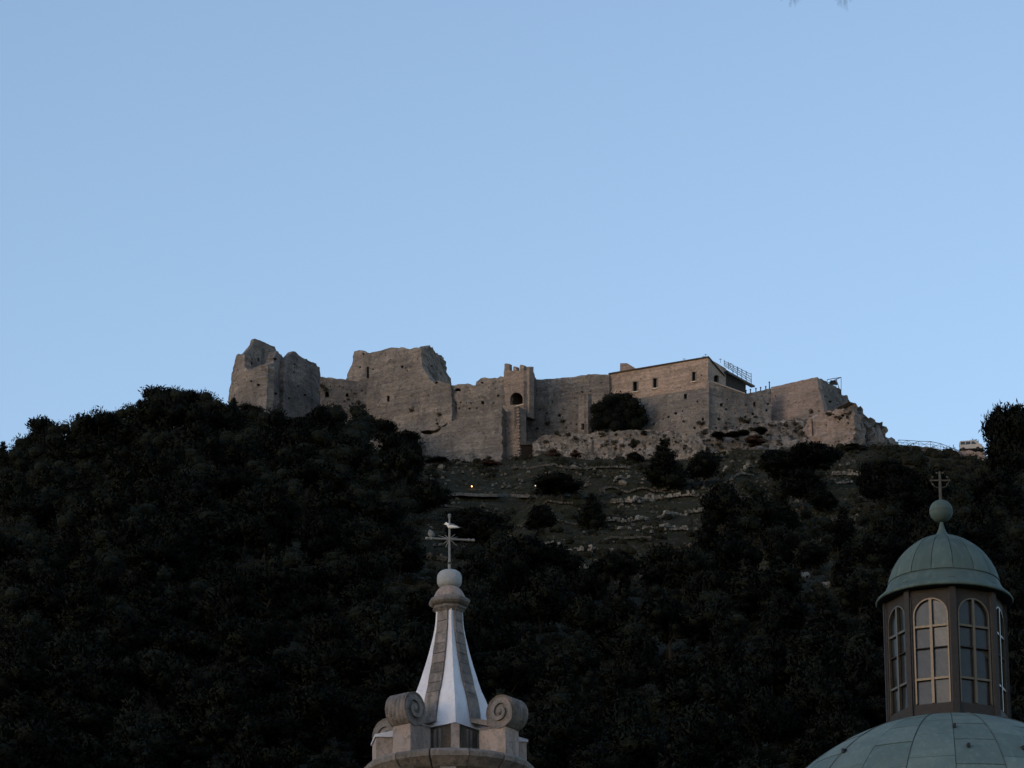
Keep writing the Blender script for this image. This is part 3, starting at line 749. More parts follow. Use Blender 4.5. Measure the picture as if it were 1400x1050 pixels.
# the big dark tree that fills the right hand skyline: nearer and taller
for px, yt, wpx, hpx, kd, lb, Y in ((1366, 547, 46, 120, 'round', 'rounded shoulder of dark tree crown nearest the white van', 703), (1396, 543, 88, 150, 'round', 'big dark tree rising above the ridge beside the white van', 700), (1384, 612, 72, 110, 'ragged', 'dark tree packed in front of the big ridge tree', 690),
                                (1372, 566, 46, 90, 'round', 'dense tree behind the big ridge tree, at the picture edge', 710)):
    tree_px(px, yt, wpx, hpx, kd, lb, Y=Y); PLACED.append((px, yt, wpx, hpx))
# holm oak / ivy mass at the castle house foot
p = at(848, 590, 744); oak = thing('holm_oak', 'round black-green holm oak growing at the foot of the tan house', 'tree', (p.x, p.y, p.z - .5))
rng = np.random.default_rng(3)
lb = [(at(x, y, 744 + rng.uniform(-2, 1)) - p) for x, y in ((822, 556), (832, 547), (845, 545), (858, 543), (866, 552), (875, 562), (880, 574), (870, 580), (850, 575), (830, 575), (818, 570), (845, 562), (860, 566), (824, 582), (852, 584), (836, 560), (840, 572), (852, 555), (862, 578), (830, 566), (842, 583), (872, 572), (814, 560), (816, 580), (865, 585))]
lb = [(v.x, v.y, v.z + .5, 1.15 + .45 * rng.random()) for v in lb]
V, F = leaf_cloud(lb, 5200, .2, rng, .9)
link('crown', mesh('crown', *join((V.tolist(), F), lobe_cores(lb, .8, .9, 5)), M['holm']), oak)
link('trunk', mesh('trunk', *tube([(0, 0, -.8), (0, 0, 3)], .25), M['bark']), oak)

# tufts rooted in the rubble and ledges
rn = random.Random(61); LOBES = []
for pl_q, (x0, x1, y0, y1), n_ in ((plO, (735, 950, 592, 630), 46), (plU, (945, 1112, 578, 616), 90), (plS2, (975, 1050, 562, 592), 12), (plR, (1108, 1165, 562, 572), 16), (plL, (575, 684, 626, 634), 14), (plK, (520, 610, 560, 590), 7), (plE, (735, 790, 560, 594), 7), (plS, (890, 966, 575, 596), 6), (plC, (440, 515, 528, 560), 10)):
    for _ in range(n_):
        px, py = rn.uniform(x0, x1), rn.uniform(y0, y1); p = pl_q.world(*pl_q.hit(px, py), -.15)
        LOBES.append((p.x, p.y, p.z, rn.choice([.16, .22, .3, .5])))
V, F = leaf_cloud(LOBES, 40 * len(LOBES), .13, np.random.default_rng(12), .8)
M['tuft'] = foliage('dusty wall tuft leaves', (.03, .029, .02), (.065, .055, .04))
tag(link('wall_tufts', mesh('wall_tufts', *join((V.tolist(), F), lobe_cores(LOBES, .6, .8, 4)), M['tuft'])), 'small dry tufts rooted in the rubble and wall ledges', 'weeds', kind='stuff')
# single bushes on the banks
bushes = [
 (1033, 594, 34, 11, REDB, 'russet dry bush on the rubble bank below the bastion', 734),
 (984, 591, 22, 5, HOLM, 'small dark bush at the near end of the row on the rubble bank', 735), (1001, 589.5, 18, 5, HOLM, 'small dark bush second along the row on the rubble bank', 735),
 (1017, 588, 20, 5, HOLM, 'small dark bush directly above the russet bush', 736), (1040, 584.5, 20, 4.5, HOLM, 'flat dark bush between the russet bush and the bastion foot', 737),
 (727, 627, 34, 9, HOLM, 'low dark scrub before the wooden shed', 735), (668, 629, 38, 8, REDB, 'brownish scrub along the foot of the lower wall', 734), (600, 627, 44, 8, HOLM, 'dark scrub at the end of the lower wall near the wood', 734),
 (756, 612, 24, 13, REDB, 'brown arching bush against the rubble wall by the shed', 733), (786, 614, 16, 9, REDB, 'small brown bush mid way along the rubble wall', 732),
 (868, 618, 22, 14, HOLM, 'dark bush at the foot of the rubble wall beside the pointed pine', 731), (866, 598, 10, 12, SCRB, 'little brown shrub growing out of the rubble wall', 731),
 (979, 618, 44, 24, GREY, 'grey green shrub below the rubble bank', 729), (1038, 664, 30, 26, GREY, 'pale grey shrub beside the tall pine on the slope', 700),
 (955, 630, 40, 18, GREY, 'grey thicket next to the pointed pine', 726), (880, 588, 10, 5, SCRB, 'grassy tuft on top of the rubble wall', 736),
 (827, 586, 22, 9, GREY, 'pale shrub at the foot of the holm oak', 738), (1165, 608, 40, 10, SCRB, 'low scrub at the foot of the rock shelf', 734),
]
for px, yt, wpx, hpx, kd, lbl, Y in bushes:
    b0 = at(px, yt + hpx, Y); m = proj(b0)[2] / FPX
    t = thing('bush', lbl, 'bush', b0 - Vector((0, 0, .25)))
    cm, tm = random.choice(kd); wd = wpx * m; h = (zat(yt, Y) - b0.z) + .25
    t.rotation_euler.z = random.random() * 6; t.scale = (wd / 6.6, wd / 6.6, h / 7.6)
    # bush crowns reach the ground
    o = link('crown', cm, t, (0, 0, -4.3)); o.scale = (1.25, 1.25, 1.6); link('stem', tm, t)

# the wood: trees in front of one another, kept only where they show
cov = np.zeros((264, 352), bool)           # 4 px cells, x offset +1
def density(px, py):
    if px < 565: return 1.0 if not (560 > px > 540 and py < 640) else .6
    if py > 800: return .95
    if px > 1180: return .8 if py > 660 else .1
    if px > 940 and py > 700: return .6
    if px > 940 and py > 650: return .14
    if px > 590 and py < 650: return 0
    if px < 960 and py < 770: return .03
    if 735 < px < 930 and py < 825: return .04
    d = .04 + .5 * max(0, (py - 760) / 60)
    return min(d, .8)
cands = []
CLEAR = [(835, 916, 684), (838, 940, 706), (724, 796, 749), (806, 838, 757), (815, 880, 777), (874, 911, 790), (882, 940, 723), (1138, 1177, 653), (1155, 1178, 684), (990, 1055, 640), (550, 612, 765), (552, 600, 796), (600, 790, 686), (1000, 1030, 653), (820, 835, 915), (1085, 1140, 795)]
grid = {}
HARD = [(1225, 1312, 606), (1306, 1348, 608), (1308, 1347, 620), (1308, 1347, 630), (638, 652, 665), (725, 739, 664)]
rn = random.Random(21)
for _ in range(26000):
    x, Y = rn.uniform(-95, 95), rn.uniform(395, 758)
    z = ground_z(x, Y); px, py, d = proj((x, Y, z))
    if px < -25 or px > 1425 or py > 1130: continue
    if py < 600 or rn.random() > density(px, py): continue
    if px > 570 and px < 1330 and py < 655: continue
    if px < 570 and py < np.interp(px, [0, 100, 200, 300, 350, 560], [640, 620, 590, 585, 600, 640]): continue
    gap = 5.0 if px < 570 else 5.6
    k = (int(x // gap), int(Y // gap))
    if any((a[0] - x) ** 2 + (a[1] - Y) ** 2 < gap * gap for i in (-1, 0, 1) for j in (-1, 0, 1) for a in grid.get((k[0] + i, k[1] + j), ())): continue
    h = rn.choice([rn.uniform(5, 8), rn.uniform(7, 10.5), rn.uniform(9, 13)]); wd = min(h, 10) * rn.uniform(.65, 1.05)
    if py < 800 and 570 < px < 1200: h *= .7; wd *= .8
    # keep the open terraces, the path and the cross free
    top = py - h / (d / FPX) * .94
    if 560 < px < 960 and top < 660 : continue
    if 590 < px < 740 and 655 < top and py < 700: continue
    if 555 < px < 625 and 700 < py < 805: 
        if rn.random() < .8: continue
    rxp = wd / 2 / (d / FPX)
    if any(px + rxp * .6 > c_[0] and px - rxp * .6 < c_[1] and top < c_[2] < py for c_ in CLEAR) and rn.random() < .985: continue
    if any(px + rxp > c_[0] and px - rxp < c_[1] and top - 4 < c_[2] < py + 2 for c_ in HARD): continue
    grid.setdefault(k, []).append((x, Y)); cands.append((Y, x, z, px, py, top, h, wd, d))
cands.sort()
kept = []; hidden = 0
for Y, x, z, px, py, top, h, wd, d in cands:
    rx = wd / 2 / (d / FPX) * .8; cyy = (top + py) / 2 - (py - top) * .12; ry = (py - top) * .38
    x0, x1 = int(max(0, (px - rx) / 4)), int(min(350, (px + rx) / 4)); y0, y1 = int(max(0, (cyy - ry) / 4)), int(min(262, (cyy + ry) / 4))
    if x1 < x0 or y1 < y0: continue
    gx, gy = np.meshgrid(np.arange(x0, x1 + 1) * 4 + 2, np.arange(y0, y1 + 1) * 4 + 2)
    el = ((gx - px) / rx) ** 2 + ((gy - cyy) / ry) ** 2 < 1
    sub = cov[y0:y1 + 1, x0:x1 + 1]; vis = (el & ~sub).sum()
    cov[y0:y1 + 1, x0:x1 + 1] |= el
    if vis >= 14: kept.append((vis, Y, x, z, px, py, h, wd))
    else: hidden += 1
kept.sort(reverse=True)
print('TREES kept', len(kept), 'hidden', hidden)
COLS = [(150, 'below the low end of the ridge'), (310, 'below the tallest ridge pine'), (450, 'under the ruined towers'), (600, 'under the keep'), (760, 'under the battlemented tower'),
        (900, 'under the dark oak'), (1040, 'under the tan house'), (1170, 'under the bastion'), (2000, 'under the cliff and railing')]
LOWS = [(150, 'at the dark corner of the wood'), (310, 'low in the black wood away from the spire'), (450, 'low in the wood short of the spire'), (600, 'low in the wood beside the spire'), (760, 'low in the wood close behind the spire'),
        (900, 'low in the wood between spire and dome'), (1040, 'low in the wood halfway to the dome'), (1170, 'low in the wood near the dome'), (2000, 'low in the wood behind the glazed lantern')]
def zone(px, py):
    row = 'high on the slope ' if py < 720 else 'midway down the slope ' if py < 850 else ''
    return row + next(t for m_, t in (COLS if row else LOWS) if px < m_)
KW = {'round': 'rounded', 'umbrella': 'flat topped', 'ragged': 'ragged', 'cone': 'pointed'}
MAXT = 250
rows_ = {}
for vis, Y, x, z, px, py, h, wd in kept[:MAXT]:
    kd = rn.choice(['round', 'round', 'umbrella', 'ragged', 'cone'])
    sz_ = 'tall' if h > 10 else 'medium' if h > 7.5 else 'small'
    rows_.setdefault((zone(px, py), sz_ + ' ' + KW[kd]), []).append((Y, x, z, h, wd, kd))
for (zn, look), L in rows_.items():
    L.sort(reverse=True)
    names = {1: [''], 2: ['upper ', 'lower '], 3: ['uppermost ', 'middle ', 'lowest ']}.get(len(L), [''] * len(L))
    for nm, (Y, x, z, h, wd, kd) in zip(names, L):
        tree(Vector((x, Y, z)), h, wd, kd, f'{nm}{look} pine {zn}', 'pines ' + zn)
# the rest, joined
rest = kept[MAXT:]
LOBES = []
for _ in range(420):                                  # the wood goes on beyond both sides of the view
    x, Y = rn.choice([-1, 1]) * rn.uniform(84, 135), rn.uniform(430, 752)
    if x < 0 and (abs(x) < 84 + (Y - 430) * .02): continue
    p_ = (x, Y, ground_z(x, Y)); px, py, d = proj(p_)
    if -12 < px < 1412: continue
    rest.append((0, Y, x, p_[2], px, py, rn.uniform(6, 10), rn.uniform(6, 8.5)))
for vis, Y, x, z, px, py, h, wd in rest:
    for i in range(5):
        t = rn.random() * 6.28; r = rn.random() * wd * .28
        LOBES.append((x + r * math.cos(t), Y + r * math.sin(t), z + h * (.4 + .4 * rn.random()), wd * .24))
if LOBES:
    V, F = leaf_cloud(LOBES, 150 * len(LOBES), .2, np.random.default_rng(8), .8)
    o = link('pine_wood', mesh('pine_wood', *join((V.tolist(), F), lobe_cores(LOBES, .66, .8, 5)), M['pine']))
    tag(o, 'smaller pines filling the wood between the taller ones on the hillside', 'wood', kind='stuff')
# undergrowth over the slope
LOBES = []
for _ in range(15000):
    x, Y = rn.uniform(-90, 92), rn.uniform(420, 755)
    z = ground_z(x, Y); px, py, d = proj((x, Y, z))
    if px < -10 or px > 1410 or py > 1060 or py < 612: continue
    open_ = 570 < px < 1200 and py < 800
    n2 = noise.noise(Vector((x / 9, Y / 9, 4)))
    if open_ and (n2 < -.12 or rn.random() < .3): continue
    if not open_ and rn.random() < .15: continue
    if 600 < px < 730 and 655 < py < 690: continue
    s = rn.choice([.35, .5, .7, 1.0, 1.3]) if open_ else rn.uniform(.8, 1.8)
    LOBES.append((x, Y, z + s * .25, s))
V, F = leaf_cloud(LOBES, 34 * len(LOBES), .18, np.random.default_rng(9), .8)
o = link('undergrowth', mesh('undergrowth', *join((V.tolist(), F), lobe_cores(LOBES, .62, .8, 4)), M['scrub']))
tag(o, 'olive and dark scrub covering the open hillside between trees', 'undergrowth', kind='stuff')

# dry grass over the open terraces
rn = random.Random(71); LOBES = []
for _ in range(16000):
    x, Y = rn.uniform(-20, 70), rn.uniform(600, 745)
    z = ground_z(x, Y); px, py, d = proj((x, Y, z))
    if not (565 < px < 1200 and 612 < py < 830): continue
    if noise.noise(Vector((x / 6, Y / 4, 9))) < -.15: continue
    LOBES.append((x, Y, z + .05, rn.uniform(.15, .42)))
M['grass'] = foliage('dry terrace grass', (.02, .022, .014), (.055, .05, .034))
V, F = leaf_cloud(LOBES, 9 * len(LOBES), .15, np.random.default_rng(19), .9)
tag(link('grass', mesh('grass', V, F, M['grass'])), 'dry grass tufts over the open terraces', 'grass', kind='stuff')
print('GRASS', len(LOBES))
# ------------------------------------------------------------------ terrace walls, path, lamps
def stones_along(pts, h, seed, st=.45, mat='rubble'):
    rn = random.Random(seed); out = []
    P = []
    for (px, py) in pts:
        g_ = ground_hit(px, py); 
        if g_ is not None: P.append(g_)
    for a, b_ in zip(P[:-1], P[1:]):
        L = (b_ - a).length; n = max(1, int(L / st)); ang = math.atan2(b_.y - a.y, b_.x - a.x)
        for i in range(n):
            p = a.lerp(b_, (i + .5) / n); gz = ground_z(p.x, p.y)
            rows = max(1, int(h / .38 * rn.uniform(.6, 1.15)))
            for r_ in range(rows):
                s = rn.uniform(.8, 1.15)
                c = (p.x + rn.uniform(-.1, .1), p.y - .25 + rn.uniform(-.12, .12), gz + .1 + r_ * .36)
                v, f = box(c, (st * 1.02 * s, .55 * s, .38 * s), ang + rn.uniform(-.15, .15), rn.uniform(.8, .95))
                v = [(q_[0] + rn.uniform(-.04, .04), q_[1] + rn.uniform(-.04, .04), q_[2] + rn.uniform(-.04, .04)) for q_ in v]
                out.append((v, f))
    return join(*out) if out else None
M['terrace'] = masonry('pale dry stone', (.19, .175, .155), (.28, .26, .225), (.06, .058, .05), 2, .6)
M['scree'] = masonry('grey loose stone', (.055, .052, .047), (.12, .11, .098), (.035, .034, .03), .5, .8, (.17, .16, .14))
M['dull_terrace'] = masonry('mossy dry stone', (.07, .068, .06), (.11, .10, .088), (.04, .04, .034), 2, .7, (.17, .16, .14))
tw = [
 ([(835, 688), (865, 688), (895, 684), (916, 681), (950, 678)], 1.1, 'terrace', 'upper long pale terrace wall beside the pointed pine'),
 ([(826, 714), (845, 713), (870, 712), (905, 707), (940, 702), (965, 699)], 1.0, 'terrace', 'second pale terrace wall down, under the upper long one'),
 ([(724, 745), (740, 745), (770, 749), (796, 754)], .8, 'terrace', 'curving terrace wall by the conical tree'),
 ([(806, 757), (822, 757), (838, 755)], 1.1, 'terrace', 'short thick heap of terrace stones under the conical tree'),
 ([(790, 779), (815, 778), (845, 777), (880, 775), (905, 775)], .9, 'terrace', 'pale low terrace wall in the lower terraces'),
 ([(874, 790), (893, 790), (911, 789)], .7, 'terrace', 'bright short terrace wall, the lowest pale one'),
 ([(550, 763), (580, 765), (612, 768)], 1.2, 'dull_terrace', 'mossy terrace wall behind the cross pole'),
 ([(552, 793), (575, 795), (600, 801)], 1.4, 'dull_terrace', 'grey terrace wall behind the spire ball'),
 ([(845, 726), (882, 723), (905, 722), (938, 720)], .8, 'terrace', 'broken terrace wall below the second pale one'),
 ([(915, 726), (940, 725)], .7, 'terrace', 'stub of terrace wall close to the tall pine'),
 ([(700, 716), (735, 717), (770, 716), (800, 718)], .5, 'dull_terrace', 'low terrace edge in the open slope between path and curving wall'),
 ([(830, 738), (860, 737), (890, 736)], .6, 'dull_terrace', 'low terrace edge under the broken terrace wall'),
 ([(960, 690), (1000, 686), (1030, 684)], .8, 'dull_terrace', 'terrace edge between the tall pine and the flat pine'),
 ([(1060, 700), (1100, 698), (1140, 700)], .8, 'dull_terrace', 'terrace edge below the large domed pine'),
 ([(700, 640), (760, 638), (820, 640), (860, 642)], .4, 'dull_terrace', 'low stone edge just below the rubble wall foot'),
 ([(790, 697), (812, 696)], .5, 'dull_terrace', 'faint terrace wall behind the conical tree'),
 ([(1138, 650), (1155, 649), (1177, 650)], 1.1, 'terrace', 'terrace wall between the domed pine and the wide dark pine'),
 ([(1140, 660), (1165, 660)], .7, 'terrace', 'thin terrace wall just under the one by the domed pine'),
 ([(1155, 684), (1178, 683)], .7, 'dull_terrace', 'dim terrace wall lower down beside the upright pine'),
 ([(990, 646), (1020, 641), (1055, 637)], .7, 'terrace', 'sloping terrace wall below the russet bush'),
 ([(1000, 655), (1030, 651)], .6, 'terrace', 'short terrace wall below the sloping one'),
 ([(820, 672), (870, 670), (915, 667)], .6, 'dull_terrace', 'thin dry wall at the foot of the pointed pine'),
 ([(600, 694), (660, 692), (740, 692), (790, 690)], .5, 'dull_terrace', 'low edging wall under the pale path'),
 ([(840, 660), (880, 656), (900, 655)], .7, 'terrace', 'pale stones beneath the pointed pine'),
 ([(1165, 742), (1200, 740)], .6, 'dull_terrace', 'dark terrace wall far down by the copper dome'),
 ([(935, 744), (945, 750)], 1.0, 'dull_terrace', 'small rock step on the lower slope by the tall pine'),
]
for i, (pts, h, mt_, lb_) in enumerate(tw):
    vf = stones_along(pts, h, i + 3)
    if not vf: continue
    c0 = ground_hit(*pts[0]); t = thing('terrace_wall', lb_, 'terrace wall', c0)
    obj('stones', vf, M[mt_], t, kind='stuff')
# narrow pale path crossing the slope
pts = [ground_hit(x, y) for x, y in ((598, 677), (612, 678.5), (628, 677.6), (645, 679.4), (662, 678.8), (680, 680.4), (697, 679.4), (712, 681), (724, 680))]
V = []
for p in pts:
    for k in (-1.3, 1.3):
        V.append((p.x, p.y + k, ground_z(p.x, p.y) + .25 + .05 * k + .1 * math.sin(p.x * 1.7)))
F = [(2 * i, 2 * i + 2, 2 * i + 3, 2 * i + 1) for i in range(len(pts) - 1)]
nb = len(V); V += [(v[0], v[1], v[2] - .55) for v in V]
F += [(2 * i + nb, 2 * i + 2 + nb, 2 * i + 2, 2 * i) for i in range(len(pts) - 1)]
M['path'] = masonry('pale beaten path', (.13, .125, .115), (.17, .16, .145), (.08, .075, .07), 2)
tag(link('path', mesh('path', V, F, M['path'])), kind='structure')
# loose boulders
rn = random.Random(77)
def rock_mesh(seed):
    v, f = sphere((0, 0, 0), 1, 5, (1, .8, .6))
    return mesh('boulder', [tuple(Vector(a) * (1 + .45 * noise.noise(Vector(a) * 1.3 + Vector((seed, 0, 0))))) for a in v], f, M['terrace'])
rm = [rock_mesh(s_) for s_ in (1, 5, 9)]
for px, py, s_, lb_ in ((966, 635, .75, 'pale boulder below the grey thicket'), (878, 661, .35, 'small whitish boulder beside the pointed pine'), (852, 661, 1.0, 'broad grey boulder downhill of the rubble wall'), (603, 640, .9, 'boulder at the wood edge under the lower wall'),
                        (880, 735, .6, 'boulder among the lower terraces'), (852, 828, .9, 'greyish boulder in the dark wood right of the spire'), (832, 919, .5, 'small pale boulder low in the dark wood'), (1125, 740, .6, 'boulder on the dim slope between pine and copper dome'), (1100, 790, 1.3, 'reddish earth bank boulder in the dark wood by the dome'), (1130, 802, 1.0, 'rounded rock just below the earth bank by the dome'), (785, 640, .8, 'boulder under the rubble wall foot')):
    p = ground_hit(px, py)
    if p is None: continue
    o = link('boulder', random.choice(rm), None, (p.x, p.y, p.z + .1)); o.scale = (s_,) * 3; o.rotation_euler.z = rn.random() * 6
    tag(o, lb_, 'boulder')
# scree: small stones lying over the open slope
sc = []
for _ in range(4200):
    px, py = rn.uniform(575, 1180), rn.uniform(618, 800)
    if rn.random() < (py - 640) / 140: continue
    p = ground_hit(px, py)
    if p is None or noise.noise(p * .08) < -.1: continue
    s_ = rn.choice([.1, .14, .18, .24, .34, .5])
    v, f = box((p.x, p.y, ground_z(p.x, p.y) + s_ * .3), (s_ * 1.6, s_, s_), rn.random() * 3, .7); sc.append((v, f))
tag(link('scree', mesh('scree', *join(*sc), M['scree'])), 'small loose limestone pieces strewn over the open slope', 'scree', kind='stuff')

# lit path lamps
def emit(name, col, st):
    m, nt, b = new_mat(name); b.inputs['Emission Color'].default_value = (*col, 1); b.inputs['Emission Strength'].default_value = st
    set_col(nt, b, (.8, .8, .8)); return m
for px, py, col, st, lb_ in ((645, 665, (1, .42, .12), 3, 'lit orange path lamp on the slope below the lower wall'), (732, 664, (1, .82, .6), .7, 'dimmer whitish path lamp below the wooden shed')):
    p = ground_hit(px, py + 5); t = thing('path_lamp', lb_, 'lamp', p)
    hd = zat(py, p.y)
    obj('post', tube([p - Vector((0, 0, .3)), (p.x, p.y, hd - .12)], .05, 5), M['steel'], t)
    obj('globe', sphere((p.x, p.y, hd), .12, 6), emit('lit lamp glass', col, st), t)
    obj('cap', lathe([(.17, hd + .12), (.02, hd + .2)], 8, (p.x, p.y)), M['steel'], t)
    ld = bpy.data.lights.new('lamp_light', 'POINT'); ld.energy = 16 if st > 2 else 2; ld.color = col; ld.shadow_soft_size = .15
    lo = bpy.data.objects.new('lamp_light', ld); C.objects.link(lo); lo.parent = t; lo.location = (0, -.4, hd - p.z)

# ------------------------------------------------------------------ railing along the ridge
T = castle_thing('ridge_railing', 'thin steel railing with cross braces along the ridge between the cliff and the white van', 'railing', 1228, 612, 750)
top = [(1228, 601.5), (1240, 602), (1256, 603.2), (1272, 603.6), (1286, 606.5), (1298, 611), (1309, 615.5)]
bot = [(1228, 609), (1240, 610), (1256, 611.5), (1272, 612.5), (1286, 615), (1298, 618), (1309, 620)]
a = [at(x, y, 747) for x, y in top]; b_ = [at(x, y, 747) for x, y in bot]
for i in range(len(a)):
    obj('post', tube([(a[i].x, a[i].y, b_[i].z - 1.5), a[i]], .055, 4), M['steel'], T)
for i in range(len(a) - 1):
    obj('rail', tube([a[i], a[i + 1]], .055, 4), M['steel'], T)
    obj('rail', tube([a[i].lerp(b_[i], .45), a[i + 1].lerp(b_[i + 1], .45)], .035, 4), M['steel'], T)
    obj('brace', tube([a[i], b_[i + 1]], .03, 4), M['steel'], T); obj('brace', tube([b_[i], a[i + 1]], .03, 4), M['steel'], T)
# kerb wall under it
T = castle_thing('ridge_wall', 'low pinkish parapet wall under the thin ridge railing', 'wall', 1270, 620, 748)
build_wall(T, 'wall', Plane(1225, 748.5, 1312, 748.5, py=610), [(1222, 640), (1224, 607), (1240, 609), (1275, 612), (1295, 617), (1312, 620), (1312, 640)], 'keep', .6, edge=.08, rough=.2, g=.5, seed=51)
T = castle_thing('retaining_wall', 'bright broken retaining wall sloping under the white van', 'wall', 1330, 630, 745)
build_wall(T, 'wall', Plane(1308, 746, 1348, 744, py=620), [(1308, 650), (1310, 616), (1322, 616), (1346, 618), (1348, 650)], 'bastion', .8, edge=.12, rough=.3, g=.5, seed=52, holes=[blob(1334, 623, 2), blob(1341, 626, 1.3)])

# white van
def extrude_profile(prof, w, loc, rz=0):
    """side profile (x, z) given in metres, extruded across width w along y, turned by rz"""
    n = len(prof); V = []
    for s_ in (-w / 2, w / 2):
        for x, z in prof:
            V.append((loc[0] + x * math.cos(rz) - s_ * math.sin(rz), loc[1] + x * math.sin(rz) + s_ * math.cos(rz), loc[2] + z))
    F = [tuple(range(n)), tuple(range(n, 2 * n))[::-1]] + [(i, i + n, (i + 1) % n + n, (i + 1) % n) for i in range(n)]
    return V, F
M['van_paint'] = plain('off white van paint', (.36, .35, .345), .45, 0, .08)
M['dark_glass'] = plain('dark vehicle glass', (.02, .022, .025), .15, 0, .1, spec=.5)
M['rubber'] = plain('black tyre rubber', (.02, .02, .02), .9)
vp = at(1327, 616.5, 749)
vz = at(1327, 617.5, 749).z
T = thing('parked_van', 'off white van with three side windows parked on the ridge above the retaining wall', 'van', (vp.x, vp.y, vz))
rzv = R(-8)
body = [(-2.1, .35), (-2.15, 1.0), (-2.0, 1.75), (-1.75, 1.95), (.9, 1.98), (1.25, 1.85), (1.75, 1.25), (2.25, 1.08), (2.35, .75), (2.3, .35)]
obj('body', extrude_profile(body, 1.7, (vp.x, vp.y, vz), rzv), M['van_paint'], T)
for x0, x1, sl in ((-1.8, -1.0, 0), (-.85, .05, 0), (.22, 1.2, .45)):
    pr = [(x0, 1.2), (x0 + .05, 1.75), (x1 - sl, 1.75), (x1, 1.2)]
    obj('window', extrude_profile(pr, 1.76, (vp.x, vp.y, vz), rzv), M['dark_glass'], T)
obj('bumper', extrude_profile([(2.25, .3), (2.45, .35), (2.45, .55), (2.3, .6)], 1.72, (vp.x, vp.y, vz), rzv), M['black_metal'], T)
for x in (-1.35, 1.4):
    for s_ in (-.78, .78):
        c = Vector((vp.x + x * math.cos(rzv) - s_ * math.sin(rzv), vp.y + x * math.sin(rzv) + s_ * math.cos(rzv), vz + .33))
        ax = Vector((-math.sin(rzv), math.cos(rzv), 0)) * .12
        w_ = obj('wheel', tube([c - ax, c + ax], .33, 14), M['rubber'], T)

# ------------------------------------------------------------------ stone spire of the bell tower
SY = 129.0
SX = at(614.5, 1040, SY).x
sz = lambda py: zat(py, SY)
sm = proj((SX, SY, 38))[2] / FPX        # metres per photo pixel there
def stained(name, base, dark, pink, sc=1.0, stain=.6, vary=.3):
    m, nt, b = new_mat(name, .85)
    a = nz(nt, 1.1 * sc, 6, .65); f = nz(nt, 9 * sc, 6, .75); st = nz(nt, 2.2 * sc, 5, .65, stretch=(1, 1, .35)); l2 = nz(nt, 4 * sc, 6, .7)
    c = mixc(nt, ramp(nt, a, .42, .58), base, pink)
    c = mixc(nt, ramp(nt, st, .48, .6, b=(stain,) * 3), c, dark)
    c = mixc(nt, ramp(nt, l2, .52, .62, b=(stain * .9,) * 3), c, tuple(x * .8 for x in dark))
    c = mixc(nt, ramp(nt, f, .54, .64, b=(stain * .8,) * 3), c, tuple(x * .45 for x in dark))
    c = mixc(nt, ramp(nt, f, .44, .36, b=(stain * .4,) * 3), c, tuple(min(x * 1.5, .8) for x in base))
    oi = nt.nodes.new('ShaderNodeObjectInfo'); c = mixc(nt, 1.0, c, ramp(nt, oi.outputs['Random'], 0, 1, (1 - vary,) * 3, (1 + vary * .5,) * 3), 'MULTIPLY')
    ad = nt.nodes.new('ShaderNodeMath'); ad.operation = 'ADD'; nt.links.new(f, ad.inputs[0]); nt.links.new(l2, ad.inputs[1])
    set_col(nt, b, c); bump(nt, b, ad.outputs[0], .8, .06); return m
M['spire_stone'] = stained('lichened spire stone', (.165, .153, .148), (.06, .057, .052), (.22, .182, .172), 1.3, .8)
M['spire_pink'] = stained('pinkish spire stone', (.30, .26, .255), (.10, .088, .075), (.34, .265, .23), .9, .6)
M['white_wash'] = stained('whitewashed render', (.60, .63, .72), (.36, .38, .45), (.58, .575, .65), .5, .18, .04)
M['grey_cap'] = stained('smooth grey cap stone', (.30, .33, .35), (.2, .22, .22), (.28, .29, .31), .8, .3, .02)
M['frieze'] = stained('dark weathered frieze', (.10, .085, .072), (.04, .035, .03), (.17, .135, .115), 1, .8)
M['cross_metal'] = plain('pale painted iron', (.2, .2, .195), .6, .2)
zb = sz(1040)
SP = thing('church_spire', 'flared white and stone spire with scrolls and an iron cross on a bell tower', 'spire', (SX, SY, zb))
SP.rotation_euler = (0, R(-.3), R(8.5))
def sp(name, vf, mat, parent=None, smooth=False):
    """vertices given relative to the spire axis, z as absolute height"""
    v, f = vf
    v = [(a_[0], a_[1], a_[2] - zb) for a_ in v]
    return link(name, mesh(name, v, f, mat, smooth), parent or SP)
# white concave square pyramid, one corner towards the camera
prof = [(836, 18.5), (850, 19.3), (860, 20.5), (870, 22.5), (880, 25), (890, 27.5), (900, 30.3), (910, 33.2), (920, 36.5), (932, 40.3), (944, 44.5), (954, 49.5), (964, 53.5), (980, 58), (1004, 63)]
shaft = [(r_ * sm, sz(y)) for y, r_ in prof]
for q_ in range(4):                                  # four white faces, each a shell with thickness
    a0, a1 = q_ * PI / 2, (q_ + 1) * PI / 2
    V = []; F = []
    for r_, z_ in shaft:
        for t, k in ((a0, 1), (a1, 1), (a1, .9), (a0, .9)):
            V.append((r_ * k * math.sin(t), -r_ * k * math.cos(t), z_))
    n = len(shaft)
    for i in range(n - 1):
        for k in range(4):
            k2 = (k + 1) % 4; F.append((i * 4 + k, i * 4 + k2, (i + 1) * 4 + k2, (i + 1) * 4 + k)[::-1])
    F += [(0, 1, 2, 3), tuple((n - 1) * 4 + k for k in (3, 2, 1, 0))]
    sp('panel', (V, F), M['white_wash'])
